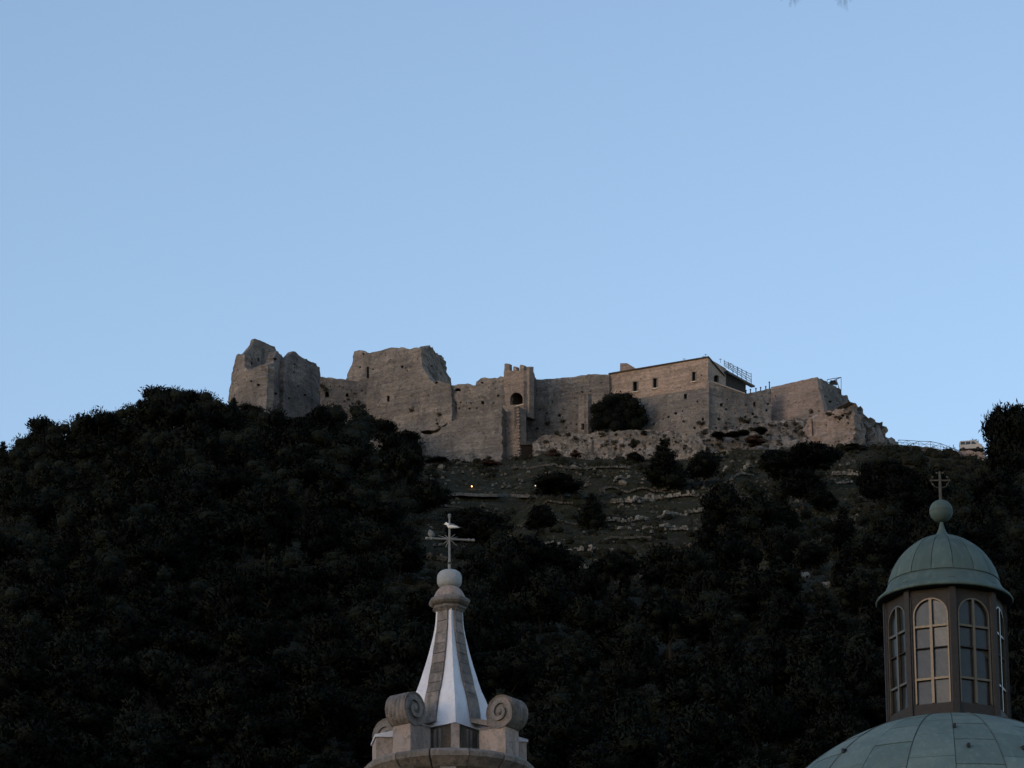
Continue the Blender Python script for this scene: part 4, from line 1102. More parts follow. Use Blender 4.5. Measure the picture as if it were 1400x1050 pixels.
# stone ribs down the middle of each face, made of separate stones
def rib_frame(phi):
    return Vector((math.sin(phi), -math.cos(phi), 0)), Vector((math.cos(phi), math.sin(phi), 0))
zs = [z_ for _, z_ in shaft][::-1]; rs = [r_ for r_, _ in shaft][::-1]
def r_at(z): return float(np.interp(z, zs, rs))
rows = [836, 852, 868, 884, 898, 912, 926, 940, 954, 968, 984]
rnd = random.Random(4)
for q_ in range(4):
    phi = PI / 4 + q_ * PI / 2; e, t = rib_frame(phi)
    for a_, b_ in zip(rows[:-1], rows[1:]):
        V = []
        jit = rnd.uniform(-.012, .012)
        sub = 3
        for i in range(sub + 1):
            y = a_ + .35 + (b_ - a_ - .7) * i / sub; z_ = sz(y); r_ = r_at(z_) * .7071
            hw = (8.0 + 3.3 * min(1, (y - 836) / 90)) * sm
            hw = min(hw, r_ * .93)
            for s_, o_ in ((-1, -.1), (1, -.1), (1, .075 + jit), (-1, .075 + jit)):
                V.append(tuple(e * (r_ + o_) + t * hw * s_ + Vector((0, 0, z_))))
        F = [(i * 4 + k, i * 4 + (k + 1) % 4, (i + 1) * 4 + (k + 1) % 4, (i + 1) * 4 + k) for i in range(sub) for k in range(4)]
        F += [(3, 2, 1, 0), tuple(sub * 4 + k for k in range(4))]
        sp('rib_stone', (V, F), M['spire_stone'])
# scrolls
def scroll(phi, big=1.0):
    e, t = rib_frame(phi); hw = 17 * sm
    rc = 98 * sm; zc = sz(992); Rm = 22.5 * sm
    # one strip: comes down the spire, passes under and rolls up outside
    line = []
    for y, k in ((962, 0), (972, 0), (982, 0), (994, 0)):
        z_ = sz(y); line.append((r_at(min(z_, shaft[0][1])) * .7071 + .02, z_, .13))
    # spiral: starts at the lower inside of the roll and turns outward and up
    turns = 1.75
    N = 46
    for i in range(N + 1):
        f_ = i / N; ang = math.radians(215) + f_ * turns * 2 * PI        # anticlockwise in (outward, up)
        rr = Rm * (1 - .84 * f_ ** .9)
        line.append((rc + rr * math.cos(ang), zc + rr * math.sin(ang), max(.06, .2 * (1 - .6 * f_))))
    V, F = [], []
    for i, (a_, z_, th) in enumerate(line):
        p0 = line[max(i - 1, 0)]; p1 = line[min(i + 1, len(line) - 1)]
        d_ = Vector((p1[0] - p0[0], p1[1] - p0[1])).normalized(); nn = Vector((-d_.y, d_.x))
        h_ = min(hw, (11.1 + max(0, i - 3) * .5) * sm) * (1 + .10 * max(0, (i - 4)) / N)
        for s_, o_ in ((-1, -1), (1, -1), (1, 1), (-1, 1)):
            q2 = (a_ + nn.x * o_ * th / 2, z_ + nn.y * o_ * th / 2)
            V.append(tuple(e * q2[0] + t * h_ * s_ + Vector((0, 0, q2[1]))))
    n = len(line)
    F = [(i * 4 + k, i * 4 + (k + 1) % 4, (i + 1) * 4 + (k + 1) % 4, (i + 1) * 4 + k) for i in range(n - 1) for k in range(4)]
    F += [(3, 2, 1, 0), tuple((n - 1) * 4 + k for k in range(4))]
    sc_ = sp('scroll', (V, F), M['spire_stone'])
    # core of the roll, recessed at both sides, and raised bands over the barrel
    V = []; nseg = 24
    def ring(off, rad):
        return [tuple(e * (rc + rad * math.cos(2 * PI * k / nseg)) + t * off + Vector((0, 0, zc + rad * math.sin(2 * PI * k / nseg)))) for k in range(nseg)]
    rings = [(-hw * .86, Rm * .3), (-hw * .86, Rm * .93)] 
    m_ = 30
    for i in range(m_ + 1):
        u_ = -1 + 2 * i / m_
        rings.append((hw * 1.02 * u_ * .96, Rm * (.95 + .09 * abs(math.sin(u_ * PI * 2.5)))))
    rings += [(hw * .86, Rm * .93), (hw * .86, Rm * .3)]
    for off, rad in rings: V += ring(off, rad)
    F = [(i * nseg + k, i * nseg + (k + 1) % nseg, (i + 1) * nseg + (k + 1) % nseg, (i + 1) * nseg + k) for i in range(len(rings) - 1) for k in range(nseg)]
    F += [tuple(range(nseg))[::-1], tuple((len(rings) - 1) * nseg + k for k in range(nseg))]
    sp('barrel', (V, F), M['spire_stone'], None)
    for s_ in (-1, 1):
        c_ = e * rc + t * hw * .93 * s_ + Vector((0, 0, zc)); sp('boss', sphere(c_, Rm * .2, 6), M['spire_stone'])
for q_ in range(4): scroll(PI / 4 + q_ * PI / 2)
# pedestals below the scrolls
def radial_box(phi, r0, r1, hw, z0, z1, top_drop=0):
    e, t = rib_frame(phi); V = []
    for z_, f_ in ((z0, 0), (z1, 1)):
        for r_, s_ in ((r0, -1), (r1, -1), (r1, 1), (r0, 1)):
            zz = z_ - (top_drop if f_ and r_ == r1 else 0); V.append(tuple(e * r_ + t * hw * s_ + Vector((0, 0, zz))))
    return V, [(3, 2, 1, 0), (4, 5, 6, 7), (0, 1, 5, 4), (1, 2, 6, 5), (2, 3, 7, 6), (3, 0, 4, 7)]
for q_ in range(4):
    phi = PI / 4 + q_ * PI / 2
    sp('pedestal', radial_box(phi, 62 * sm, 106 * sm, 15 * sm, sz(1050), sz(1013)), M['spire_pink'])
    sp('pedestal_cap', radial_box(phi, 60 * sm, 100 * sm, 12.5 * sm, sz(1013) + .005, sz(1008)), M['spire_stone'])
for s_ in (-1, 1):
    sp('corner_block', radial_box(s_ * PI / 2, 40 * sm, 103 * sm, 22 * sm, sz(1052), sz(1017)), M['spire_pink'])
    sp('corner_slope', radial_box(s_ * PI / 2, 40 * sm, 105 * sm, 24 * sm, sz(1017) + .004, sz(997), (sz(997) - sz(1015)) * .93), M['white_wash'])
# frieze block under the white faces with pale corner strips
sp('frieze', lathe([(59.5 * sm, sz(1046)), (59.5 * sm, sz(1004.5))], 4, rot=0), M['frieze'])
for q_ in range(4):
    e, t = rib_frame(q_ * PI / 2)
    V, F = radial_box(q_ * PI / 2, 50 * sm, 60.8 * sm, 5.5 * sm, sz(1045), sz(1004.8)); sp('corner_strip', (V, F), M['spire_pink'])
for q_ in range(4):                                   # small balusters in the frieze sides
    phi = PI / 4 + q_ * PI / 2; e, t = rib_frame(phi)
    for k in (-2.0, -1, 1, 2.0):
        V, F = radial_box(phi, 38 * sm, 44.3 * sm, 1.8 * sm, sz(1042), sz(1008))
        V = [tuple(Vector(v) + t * k * 8.5 * sm) for v in V]; sp('baluster', (V, F), M['spire_stone'])
sp('ledge', lathe([(78 * sm, sz(1050)), (78 * sm, sz(1045)), (70 * sm, sz(1042))], 40), M['spire_stone'])
# ring cornice of curved blocks with open joints
nb_ = 14
cor = [(92, 1078), (104, 1073), (112, 1066), (117, 1062), (118, 1056), (114, 1052), (108, 1050), (96, 1049), (76, 1049.5)]
CB = [2 * PI * (k_ + .35 + (rnd.uniform(-.22, .22) if 0 < k_ < nb_ else 0)) / nb_ - .06 for k_ in range(nb_ + 1)]
for k in range(nb_):
    t0 = CB[k] + .003; t1 = CB[k + 1] - (.005 if k % 3 else .016)
    V = []; sub = 5; jr = rnd.uniform(-.8, .8)
    for i in range(sub + 1):
        t = t0 + (t1 - t0) * i / sub
        for r_, y in cor: V.append(((r_ + jr) * sm * math.sin(t), -(r_ + jr) * sm * math.cos(t), sz(y)))
    n = len(cor)
    F = [(i * n + k2, (i + 1) * n + k2, (i + 1) * n + (k2 + 1) % n, i * n + (k2 + 1) % n) for i in range(sub) for k2 in range(n)]
    F += [tuple(range(n)), tuple(sub * n + k2 for k2 in range(n))[::-1]]
    sp('cornice_block', (V, F), M['spire_stone'])
# neck mouldings, cap, ball
cap = [(18.5, 838), (20, 836), (23, 834), (23.5, 832), (20.5, 830.5), (25.5, 828.5), (28.5, 826), (29, 822.5), (26.5, 820.5), (24, 819)]
sp('neck_moulding', lathe([(r_ * sm * 1.02, sz(y)) for r_, y in cap], 8, rot=PI / 8), M['spire_stone'])
for k in range(8):
    t = 2 * PI * k / 8 + .39; c_ = (25.5 * sm * math.sin(t), -25.5 * sm * math.cos(t), sz(824))
    sp('corner_leaf', sphere(c_, 3.2 * sm, 5, (1, 1, .9)), M['spire_stone'])
sp('dome_cap', lathe([(22, 820), (21.5, 817), (20, 813), (17.5, 808.5), (14, 804.5), (9, 801)] and [(r_ * sm, sz(y)) for r_, y in [(22.5, 820), (21.5, 816), (19.5, 812), (17, 808), (13.5, 804.5), (9, 802), (6, 801)]], 28), M['spire_pink'], smooth=True)
bl = []
for i in range(21):
    a_ = -PI / 2 + PI * i / 20; ca, sa = math.cos(a_), math.sin(a_)
    pw = .72
    bl.append((max(17.3 * sm * abs(ca) ** pw, .002), sz(792.5) + 13.6 * sm * math.copysign(abs(sa) ** pw, sa)))
sp('ball', lathe(bl, 32, cap=False), M['grey_cap'], smooth=True)
# cross
zc_ = sz(737.3); zt = sz(704.5)
sp('cross_pole', tube([(0, 0, sz(780)), (0, 0, sz(768)), (0, 0, sz(767.9)), (0, 0, zt)], [.05, .05, .04, .028], 8), M['cross_metal'])
sp('pole_collar', tube([(0, 0, sz(771.5)), (0, 0, sz(769))], .065, 8), M['black_metal'])
sp('cross_arm', tube([(-31 * sm, 0, zc_), (33 * sm, 0, zc_)], .036, 8), M['cross_metal'])
for x, z_ in ((-31.5 * sm, zc_), (33.5 * sm, zc_), (0, zt), (-25 * sm, zc_), (27 * sm, zc_), (0, sz(707))):
    sp('cross_bead', sphere((x, 0, z_), .055, 5), M['cross_metal'])
for a_, L in ((45, .27), (135, .22), (-38, .33), (218, .27), (20, .3), (160, .38), (245, .3)):
    d_ = Vector((math.cos(R(a_)), .12, math.sin(R(a_)))); sp('ray', tube([d_ * .05 + Vector((0, 0, zc_)), d_ * L + Vector((0, 0, zc_))], [.022, .006], 5), M['cross_metal'])
# gull on the cross
M['gull_white'] = plain('white gull plumage', (.75, .76, .76), .8, 0, .08)
M['gull_grey'] = plain('grey gull wing', (.15, .16, .175), .8, 0, .15)
M['gull_dark'] = plain('black wing tip', (.03, .03, .03)); M['beak'] = plain('dull yellow beak', (.35, .25, .08)); M['pigeon'] = plain('mid grey pigeon plumage', (.2, .215, .23), .8, 0, .3, 20)
def lean(px, py):            # place on the leaning spire
    p = at(px, py, SY); return p
g0 = lean(613.5, 729); 
G = thing('gull', 'white gull with a grey wing perched on the middle of the iron cross', 'gull', g0)
def ell(stations, n=12):
    """body skin through stations (x, z, half height, half width)"""
    V, F = [], []
    for x, z_, hh, hw in stations:
        for k in range(n):
            t = 2 * PI * k / n; V.append((x, hw * math.cos(t), z_ + hh * math.sin(t)))
    for i in range(len(stations) - 1):
        for k in range(n): F.append((i * n + k, i * n + (k + 1) % n, (i + 1) * n + (k + 1) % n, (i + 1) * n + k))
    F += [tuple(range(n))[::-1], tuple((len(stations) - 1) * n + k for k in range(n))]
    return V, F
gs = sm
bd = [(-6.0, 13.2, .2, .2), (-5.6, 13.4, 1.0, .9), (-4.6, 13.9, 1.9, 1.6), (-3.2, 13.9, 2.1, 1.8), (-2.2, 12.6, 2.6, 2.1), (-1.0, 11.2, 3.4, 2.7), (1.5, 10.4, 3.6, 3.0), (5, 9.9, 3.1, 2.8), (9, 9.2, 2.2, 2.2), (12.5, 8.8, 1.3, 1.5), (15.5, 8.6, .8, 1.1), (16.5, 8.5, .2, .6)]
link('body', mesh('body', *ell([tuple(v * gs for v in s_) for s_ in bd]), M['gull_white'], True), G)
for s_ in (-1, 1):
    wg = [(-.2, 11.2, 1.0, .5), (2, 11.4, 2.3, .7), (6, 10.9, 2.3, .7), (10, 9.9, 1.6, .5), (14, 8.9, .8, .35)]
    v, f = ell([tuple(q2 * gs for q2 in w2) for w2 in wg], 8); v = [(a_, b2 + s_ * 2.45 * gs * (1 - max(0, a_ / gs) / 22), c2) for a_, b2, c2 in v]
    wo = link('wing', mesh('wing', v, f, M['gull_grey'], True), G)
    tp = [(13.2, 9.0, .8, .4), (16, 8.4, .6, .3), (19.2, 7.9, .15, .1)]
    v, f = ell([tuple(q2 * gs for q2 in w2) for w2 in tp], 6); v = [(a_, b2 + s_ * 1.0 * gs, c2) for a_, b2, c2 in v]; link('wing_tip', mesh('wing_tip', v, f, M['gull_dark']), wo)
    link('leg', mesh('leg', *tube([(1.2 * gs, s_ * 1.0 * gs, 8 * gs), (.6 * gs, s_ * .9 * gs, 3.2 * gs), (.2 * gs, s_ * .8 * gs, -6.2 * gs)], [.022, .013, .012], 5), M['beak']), G)
    link('eye', mesh('eye', *sphere((-5.0 * gs, s_ * 1.45 * gs, 14.4 * gs), .4 * gs, 4), M['gull_dark']), G)
link('beak', mesh('beak', *tube([(-5.8 * gs, 0, 13.3 * gs), (-7.4 * gs, 0, 13.0 * gs), (-8.2 * gs, 0, 12.5 * gs)], [.6 * gs, .45 * gs, .1 * gs], 6), M['beak']), G)
g1 = lean(588.5, 736.5)
G2 = thing('pigeon', 'plump grey pigeon huddled on the end of the cross arm', 'pigeon', g1)
bd = [(-3.6, 9.6, .2, .2), (-3.2, 10, 1.4, 1.4), (-2.2, 10.3, 2.2, 2.0), (-1.2, 9.2, 3.0, 2.9), (0, 7.7, 4.0, 3.9), (1.5, 7.0, 4.1, 4.0), (3.0, 6.2, 3.2, 3.3), (4.6, 5.0, 1.9, 2.2), (6.2, 3.6, .8, 1.4), (7, 3, .3, .9)]
pb = link('body', mesh('body', *ell([tuple(v * gs for v in s_) for s_ in bd]), M['pigeon'], True), G2)
G2.rotation_euler.z = R(60)
for s_ in (-1, 1):
    link('leg', mesh('leg', *tube([(.8 * gs, s_ * 1.5 * gs, 4.4 * gs), (.6 * gs, s_ * 1.4 * gs, 1.2 * gs)], .012, 5), M['beak']), G2)
    link('wing', mesh('wing', *[(lambda v, f: ([(a_, b2 + s_ * 3.4 * gs, c2) for a_, b2, c2 in v], f))(*ell([tuple(q2 * gs for q2 in w2) for w2 in [(-.6, 8, .6, .5), (1, 8, 2.4, .9), (3, 6.6, 2.2, .8), (6, 4.4, .8, .3)]], 8))][0], M['gull_grey'], True), G2)
link('beak', mesh('beak', *tube([(-3.4 * gs, 0, 9.8 * gs), (-5.0 * gs, 0, 9.2 * gs)], [.4 * gs, .08 * gs], 5), M['gull_dark']), G2)

# bell tower that carries the spire (its drum shows at the lower picture edge)
BT = thing('bell_tower', 'round stone bell tower drum carrying the flared spire', 'tower', (SX, SY, 0))
obj('drum', lathe([(2.6, 0), (2.6, 22), (2.3, 22.2), (2.3, sz(1068)), (1.9, sz(1066))], 32, (SX, SY)), M['frieze'], BT)
for k in range(8):
    t = 2 * PI * k / 8; c_ = Vector((SX + 2.3 * math.sin(t), SY - 2.3 * math.cos(t), sz(1180)))
    obj('pilaster', box((c_.x, c_.y, c_.z), (.5, .3, 5), t), M['spire_stone'], BT)
obj('base', box((SX, SY, 8), (6.2, 6.2, 16)), M['spire_stone'], BT)

# ------------------------------------------------------------------ copper domes
DY = 145.0
DX = at(1291.5, 830, DY).x
dz = lambda py: zat(py, DY)
dm = proj((DX, DY, 43))[2] / FPX
def copper(name, a, b_, rust):
    m, nt, b = new_mat(name, .75, 0, .3)
    n1 = nz(nt, .9, 6, .6); n2 = nz(nt, 6, 5, .7); st = nz(nt, 1.6, 5, .6, stretch=(1, 1, .25))
    c = mixc(nt, ramp(nt, n1, .35, .65), a, b_)
    c = mixc(nt, ramp(nt, st, .55, .75, b=(.5,) * 3), c, rust)
    c = mixc(nt, ramp(nt, n2, .58, .75, b=(.45,) * 3), c, tuple(x * .45 for x in a))
    drip = nz(nt, 5, 4, .6, stretch=(1, 1, .06)); c = mixc(nt, ramp(nt, drip, .52, .7, b=(.5,) * 3), c, tuple(x * 1.45 for x in b_))
    oi = nt.nodes.new('ShaderNodeObjectInfo'); c = mixc(nt, 1.0, c, ramp(nt, oi.outputs['Random'], 0, 1, (.82, .84, .85), (1.12, 1.1, 1.08)), 'MULTIPLY')
    set_col(nt, b, c); bump(nt, b, n1, .2, .05); return m
M['patina'] = copper('green copper patina', (.085, .13, .13), (.11, .155, .15), (.075, .095, .09))
M['patina_dark'] = copper('dark copper seam', (.045, .062, .062), (.06, .08, .078), (.045, .045, .045))
M['patina_top'] = copper('dull lantern copper', (.05, .08, .08), (.07, .105, .10), (.055, .062, .058))
M['lantern_wood'] = plain('brown lantern timber', (.029, .0255, .0255), .7, 0, .45, 8)
M['lantern_wood2'] = plain('pale weathered timber strip', (.07, .066, .066), .7, 0, .5, 8)
M['gilt'] = plain('dulled gilt frame', (.12, .098, .074), .36, .6, .3, 10)
M['lantern_glass'] = plain('old lantern glass', (.022, .025, .028), .2, 0, .5, 3, .45)
BIGR = 305 * dm; BZ = dz(1287)
LB = dz(1001)                                            # lantern foot
LN = thing('dome_lantern', 'small glazed lantern with green copper cap, ball and cross on the great dome', 'lantern', (DX, DY, LB))
RL = 82 * dm
zt_ = dz(813.5)
# lantern body: eight posts, sill ring, top ring; windows between
obj('core', lathe([(RL * .80, LB), (RL * .80, dz(812))], 8, (DX, DY), rot=R(-21) + PI / 8), M['void'], LN)
ap = RL * math.cos(PI / 8)
off0 = R(-21)
fw = 2 * RL * math.sin(PI / 8)
def face_pt(k, u, z_, out=0):
    t = off0 + k * PI / 4; n_ = Vector((math.sin(t), -math.cos(t), 0)); s_ = Vector((math.cos(t), math.sin(t), 0))
    return Vector((DX, DY, 0)) + n_ * (ap + out) + s_ * u + Vector((0, 0, z_))
def plate(k, loop, o0, o1):
    n = len(loop); V = [tuple(face_pt(k, u, z_, o1)) for u, z_ in loop] + [tuple(face_pt(k, u, z_, o0)) for u, z_ in loop]
    return V, [tuple(range(n)), tuple(range(n, 2 * n))[::-1]] + [(i, i + n, (i + 1) % n + n, (i + 1) % n) for i in range(n)]
def arch_loop(hw, z0, z1, n=14):
    zc = z1 - hw; return [(-hw, z0)] + [(-hw * math.cos(PI * i / n), zc + hw * math.sin(PI * i / n)) for i in range(n + 1)] + [(hw, z0)]
wz0, wz1 = dz(981), dz(838)                              # window foot and crown at the lantern axis' depth
hw = 24.5 * dm
for k in range(8):
    # wall plate with arched opening (spandrel built as strips round the arch)
    zc = wz1 - hw; n = 14; V = []; F = []
    inner = arch_loop(hw, wz0, wz1, n)
    outer = [(-fw / 2 + .005, wz0)] + [(-fw / 2 + .005 if i < n / 2 else fw / 2 - .005, zc + (zt_ - zc) * min(1, (i if i < n / 2 else n - i) / (n * .3))) for i in range(n + 1)] + [(fw / 2 - .005, wz0)]
    m_ = len(inner)
    for lp, o_ in ((inner, 0), (outer, 0), (inner, -.16), (outer, -.16)):
        V += [tuple(face_pt(k, u, z_, o_)) for u, z_ in lp]
    for i in range(m_ - 1):
        F += [(i, m_ + i, m_ + i + 1, i + 1), (i, i + 1, 2 * m_ + i + 1, 2 * m_ + i), (m_ + i, 3 * m_ + i, 3 * m_ + i + 1, m_ + i + 1)]
    obj('wall_panel', (V, F), M['lantern_wood'], LN)
    # sill below
    obj('sill', plate(k, [(-fw / 2 + .005, LB - .3), (-fw / 2 + .005, wz0 - .004), (fw / 2 - .005, wz0 - .004), (fw / 2 - .005, LB - .3)], -.16, .03), M['lantern_wood'], LN)
    # window: glass, arched frame, mullion and transoms
    wd_ = obj('window', plate(k, arch_loop(hw * .985, wz0 + .01, wz1 - .01), -.14, -.125), M['void'], LN)
    hp = hw * .97; zcp = wz1 - hw
    for sd_ in (-1, 1):
        qa = [(sd_ * hp * math.cos(PI * i / 14), zcp + hp * math.sin(PI * i / 14)) for i in range(8)]
        for lp in ([(sd_ * .01, dz(876) + .01), (sd_ * hp, dz(876) + .01)] + qa, [(sd_ * .01, dz(905) + .01), (sd_ * hp, dz(905) + .01), (sd_ * hp, dz(876) - .01), (sd_ * .01, dz(876) - .01)],
                   [(sd_ * .01, dz(947) + .01), (sd_ * hp, dz(947) + .01), (sd_ * hp, dz(905) - .01), (sd_ * .01, dz(905) - .01)], [(sd_ * .01, wz0 + .02), (sd_ * hp, wz0 + .02), (sd_ * hp, dz(947) - .01), (sd_ * .01, dz(947) - .01)]):
            if sd_ < 0: lp = lp[::-1]
            ta, tb = rnd.uniform(-.03, .03), rnd.uniform(-.03, .03); zm = sum(q2[1] for q2 in lp) / len(lp)
            n = len(lp); V = [tuple(face_pt(k, u, z_, -.1 + ta * u + tb * (z_ - zm))) for u, z_ in lp] + [tuple(face_pt(k, u, z_, -.112 + ta * u + tb * (z_ - zm))) for u, z_ in lp]
            obj('pane', (V, [tuple(range(n)), tuple(range(n, 2 * n))[::-1]] + [(i, i + n, (i + 1) % n + n, (i + 1) % n) for i in range(n)]), M['lantern_glass'], wd_)
    fr_o, fr_i = arch_loop(hw * 1.0, wz0, wz1), arch_loop(hw - 2.0 * dm, wz0 + .05, wz1 - 2.0 * dm)
    V = []; m_ = len(fr_o)
    for lp, o_ in ((fr_i, .025), (fr_o, .025), (fr_i, -.07), (fr_o, -.07)): V += [tuple(face_pt(k, u, z_, o_)) for u, z_ in lp]
    F = []
    for i in range(m_ - 1):
        F += [(i, m_ + i, m_ + i + 1, i + 1), (i, i + 1, 2 * m_ + i + 1, 2 * m_ + i), (m_ + i, 3 * m_ + i, 3 * m_ + i + 1, m_ + i + 1)]
    obj('frame', (V, F), M['gilt'], wd_)
    bw = 1.9 * dm
    obj('mullion', plate(k, [(-bw, wz0 + .02), (-bw, wz1 - .05), (bw, wz1 - .05), (bw, wz0 + .02)], -.075, .03), M['gilt'], wd_)
    for yy, b2 in ((876, 1.5), (947, 1.5), (905, .6)):
        zz = dz(yy); obj('transom', plate(k, [(-hw + 2 * dm, zz - b2 * dm), (-hw + 2 * dm, zz + b2 * dm), (hw - 2 * dm, zz + b2 * dm), (hw - 2 * dm, zz - b2 * dm)], -.074, .012), M['gilt'] if b2 > 1 else M['lantern_wood'], wd_)
    for s2 in (-1, 1):
        u0 = s2 * (fw / 2 - 3.4 * dm); obj('pilaster_strip', plate(k, [(u0 - .035, wz0), (u0 - .035, wz1 + .1), (u0 + .035, wz1 + .1), (u0 + .035, wz0)], .0, .05), M['lantern_wood2'], LN)
    # corner post
    t = off0 + (k + .5) * PI / 4; c_ = Vector((DX + RL * math.sin(t), DY - RL * math.cos(t), 0))
    obj('post', box((c_.x, c_.y, (LB + zt_) / 2), (.22, .16, zt_ - LB), t), M['lantern_wood'], LN)
obj('base_ring', lathe([(93 * dm, LB - .35), (92 * dm, LB - .12), (86 * dm, LB - .02), (84 * dm, LB + .03), (78 * dm, LB + .04)], 48, (DX, DY)), M['patina'], LN)
# cap dome of copper sheets: rim, 16 gores in two rows, finial
def dome_rows(prof, n, name, mat, parent, c, gap=.012, lift=.02, sub=3, rot=0, only=None, seam=None, stagger=None):
    """prof: list of rows, each a list of (r, z) from bottom to top; every row is split into n sheets"""
    for row0 in prof:
        for k in range(n):
            row = row0 if not stagger or k % 2 == 0 else stagger(row0)
            t0 = 2 * PI * k / n + rot; t1 = 2 * PI * (k + 1) / n + rot
            tm_ = (t0 + t1) / 2
            if only and not only(tm_): continue
            V = []
            jl = rnd.uniform(-.4, .4) * lift
            for j, (r_, z_) in enumerate(row):
                for i in range(sub + 1):
                    g_ = gap / max(r_, .1)
                    t = t0 + g_ + (t1 - t0 - 2 * g_) * i / sub
                    V.append((c[0] + (r_ + lift + jl) * math.sin(t), c[1] - (r_ + lift + jl) * math.cos(t), z_ + (lift + jl) * .5))
            nv = len(V); m_ = sub + 1
            for j, (r_, z_) in enumerate(row):
                for i in range(sub + 1):
                    g_ = gap / max(r_, .1); t = t0 + g_ + (t1 - t0 - 2 * g_) * i / sub
                    V.append((c[0] + (r_ - .03) * math.sin(t), c[1] - (r_ - .03) * math.cos(t), z_ - .02))
            F = []
            J = len(row)
            for j in range(J - 1):
                for i in range(sub): F.append((j * m_ + i, j * m_ + i + 1, (j + 1) * m_ + i + 1, (j + 1) * m_ + i))
            rim = [i for i in range(m_)] + [j * m_ + sub for j in range(1, J)] + [(J - 1) * m_ + i for i in range(sub - 1, -1, -1)] + [j * m_ for j in range(J - 2, 0, -1)]
            for a_, b2 in zip(rim, rim[1:] + rim[:1]): F.append((b2, a_, a_ + nv, b2 + nv))
            obj('copper_sheet', (V, F), mat, parent, smooth=False)
prof_l = [(93, 822.5), (88, 818), (82, 812), (78.5, 806), (76.5, 799), (74, 790), (70.5, 781), (66, 773), (60.5, 765), (54, 757.5), (46.5, 751), (38, 745), (29, 740), (20, 736.5), (12, 734)]
pl_ = [(r_ * dm, dz(y)) for r_, y in prof_l]
obj('dome_shell', lathe([(r_ - .015, z_ - .01) for r_, z_ in pl_], 64, (DX, DY), cap=True), M['patina_dark'], LN, True)
def resample(p, n):
    out = []
    for i in range(n + 1):
        t = i / n * (len(p) - 1); a_ = int(min(t, len(p) - 2)); f_ = t - a_
        out.append((p[a_][0] * (1 - f_) + p[a_ + 1][0] * f_, p[a_][1] * (1 - f_) + p[a_ + 1][1] * f_))
    return out
dome_rows([pl_[4:11], resample(pl_[10:15], 5)], 16, 'copper_sheet', M['patina_top'], LN, (DX, DY), gap=.014, lift=.02, sub=4, rot=R(4))
obj('rim', lathe([(81 * dm, dz(814)), (93 * dm, dz(826)), (94.5 * dm, dz(823.5)), (93 * dm, dz(821)), (88 * dm, dz(817)), (82 * dm, dz(811)), (78.6 * dm, dz(804.5)), (77 * dm, dz(800.5)), (74 * dm, dz(801))], 64, (DX, DY), cap=False), M['patina_top'], LN, True)
obj('soffit', lathe([(80 * dm, dz(812)), (92 * dm, dz(824.5))], 48, (DX, DY), cap=True), M['lantern_wood'], LN)
obj('finial_neck', lathe([(14 * dm, dz(735)), (9.5 * dm, dz(732)), (6.5 * dm, dz(728)), (4 * dm, dz(722)), (2.2 * dm, dz(714)), (1.6 * dm, dz(708))], 20, (DX, DY), cap=False), M['patina_top'], LN, True)
fx = at(1285.5, 699, DY).x
obj('ball', sphere((DX, DY, dz(699)), 16.4 * dm, 12), M['patina_top'], LN, True)
obj('ball_seam', lathe([(16.6 * dm, dz(700)), (16.7 * dm, dz(699.5)), (16.6 * dm, dz(699))], 32, (DX, DY), cap=False), M['patina_dark'], LN)
M['old_iron'] = plain('rusted pale iron', (.075, .07, .06), .8, .2)
CR = thing('dome_cross', 'ornate rusty iron cross with trefoil ends above the green copper ball', 'cross', (DX, DY, dz(683)))
zc = dz(657)
obj('pole', tube([(DX, DY, dz(684)), (DX, DY, dz(646))], [2.4 * dm, 1.7 * dm], 6), M['old_iron'], CR)
obj('arm', box((DX, DY, zc), (24 * dm, 2 * dm, 2 * dm)), M['old_iron'], CR)
for sx_, sz_ in ((-13, 0), (13, 0), (0, 12), (-10, -6), (10, -6), (-10, 5), (10, 5), (-4, 11), (4, 11)):
    obj('trefoil', sphere((DX + sx_ * dm, DY, zc + sz_ * dm), 1.6 * dm, 5), M['old_iron'], CR)
for s_ in (-1, 1):
    obj('scroll', tube([(DX, DY, zc - 11 * dm), (DX + s_ * 8 * dm, DY, zc - 9 * dm), (DX + s_ * 12 * dm, DY, zc - 3 * dm), (DX + s_ * 11 * dm, DY, zc + 4 * dm)], .6 * dm, 5), M['old_iron'], CR)
LN.rotation_euler = (0, 0, 0)

# great dome
GD = thing('great_dome', 'great green copper dome with raised seams under the glazed lantern', 'dome', (DX, DY, BZ - 8))
sph = [(BIGR * math.cos(R(a_)), BZ + BIGR * math.sin(R(a_))) for a_ in range(0, 86, 3)] + [(BIGR * .06, BZ + BIGR * .998)]
obj('shell', lathe([(r_ - .03, z_ - .02) for r_, z_ in sph], 96, (DX, DY), cap=True), M['patina_dark'], GD, True)
rowsD = []
for a0, a1 in ((0, 12), (12, 24), (24, 36), (36, 47), (47, 57), (57, 66), (66, 74)):
    rowsD.append([(BIGR * math.cos(R(a0 + (a1 - a0) * i / 4) ), BZ + BIGR * math.sin(R(a0 + .12 + (a1 - a0 - .2) * i / 4))) for i in range(5)])
dome_rows(rowsD, 24, 'copper_sheet', M['patina'], GD, (DX, DY), gap=.012, lift=.014, sub=4, rot=R(-4.5), stagger=lambda row: [((lambda a_: (BIGR * math.cos(a_), BZ + BIGR * math.sin(a_)))(math.atan2(z_ - BZ, r_) + R(3.4))) for r_, z_ in row])
for k in range(24):                                        # standing seams
    t = 2 * PI * k / 24 + R(-4.5)
    pts = [(DX + (r_ + .03) * math.sin(t), DY - (r_ + .03) * math.cos(t), z_ + .02) for r_, z_ in sph[:-4]]
    if k % 2: obj('seam', tube(pts, .012, 4), M['patina_dark'], GD)
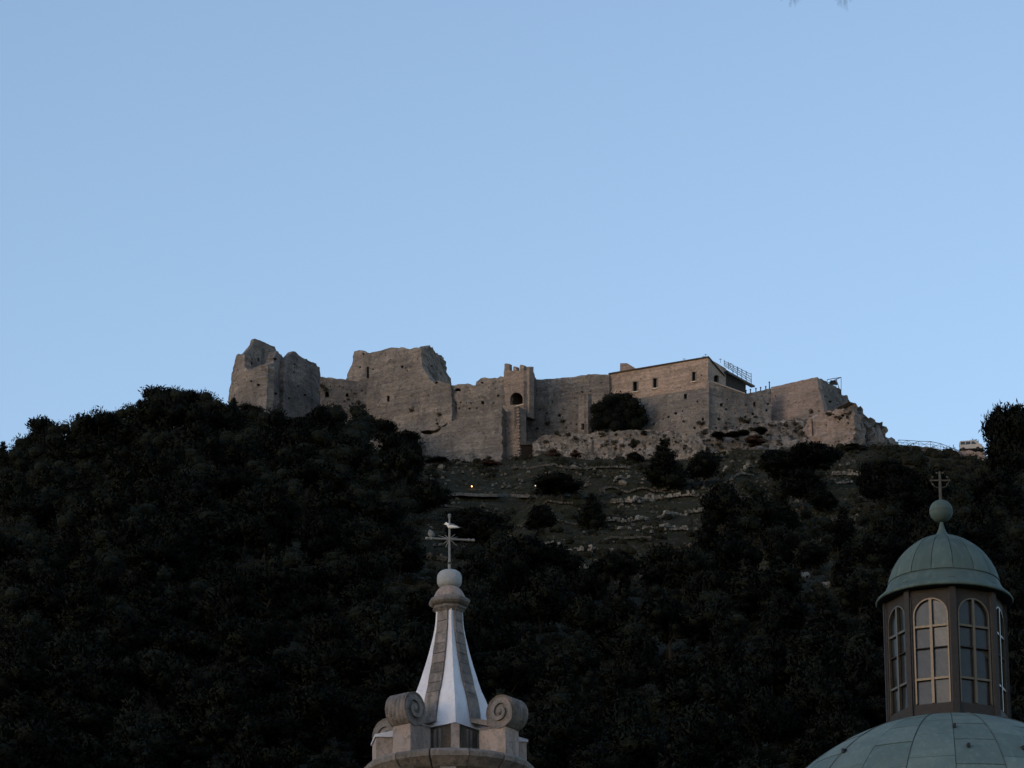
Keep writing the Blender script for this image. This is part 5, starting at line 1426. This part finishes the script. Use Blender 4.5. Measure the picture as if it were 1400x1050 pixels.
for a_, el_ in ((4, 54), (8, 43), (27, 43), (-40, 47)):   # little hooks on the sheets
    rr, zz = (BIGR + .03) * math.cos(R(el_)), BZ + (BIGR + .03) * math.sin(R(el_))
    c_ = (DX + rr * math.sin(R(a_ - 8)), DY - rr * math.cos(R(a_ - 8)), zz + .04)
    obj('roof_hook', box(c_, (.09, .22, .14), R(a_)), M['black_metal'], GD)
obj('drum', lathe([(BIGR + .5, BZ - 8), (BIGR + .5, BZ - .6), (BIGR + .9, BZ - .4), (BIGR + .9, BZ - .03)], 64, (DX, DY)), M['spire_stone'], GD)
CH = thing('church', 'church body carrying the great copper dome', 'church', (DX, DY, 0))
obj('wall', box((DX, DY, (BZ - 8.01) / 2), (22, 26, BZ - 8.01)), M['spire_stone'], CH)
obj('cornice', box((DX, DY, BZ - 8.6), (22.8, 26.8, .5)), M['spire_pink'], CH)

# ------------------------------------------------------------------ pine branch tips hanging in at the top edge
PT = thing('pine_branch', 'dark pine twig tips hanging into the top of the sky from a near tree', 'branch', (2.9, 8.6, 0))
M['needle'] = plain('dark pine needles near', (.03, .04, .03))
rn = random.Random(9)
b_ = at(1190, -150, 9.0); e1 = at(1088, -36, 9.0); e2 = at(1152, -30, 9.0)
obj('bark_limb', join(tube([(2.9, 8.6, 0), (2.85, 8.7, 3), (2.6, 8.8, 6.0), (2.2, 9, 7.6)], [.16, .13, .08, .03], 8), tube([(2.75, 8.75, 5.4), tuple(b_), tuple(e1)], [.05, .018, .004], 6), tube([tuple(b_), tuple(e2)], [.015, .004], 5)), M['bark'], PT)
def tuft(base, tips, rad=.0011):
    out = []
    for tx, ty in tips:
        t_ = at(tx, ty, 9.0 + rn.uniform(-.05, .05)); m_ = (Vector(base) + t_) / 2 + Vector((rn.uniform(-.004, .004), 0, .004)); out.append(tube([base, m_, t_], [rad, rad, rad * .4], 4))
    return join(*out)
obj('needles', tuft(e1, [(1080, 10), (1085, 4), (1087, 8), (1091, 3), (1068, 1), (1076, -2), (1095, 0)]), M['needle'], PT, kind='stuff')
obj('needles', tuft(e2, [(1146, 8), (1150, 10), (1154, 12), (1158, 15), (1149, 5), (1155, 6), (1163, 2), (1142, 1)]), M['needle'], PT, kind='stuff')
print('OBJECTS', len(bpy.data.objects), 'TRIS', sum(len(m.polygons) for m in bpy.data.meshes))
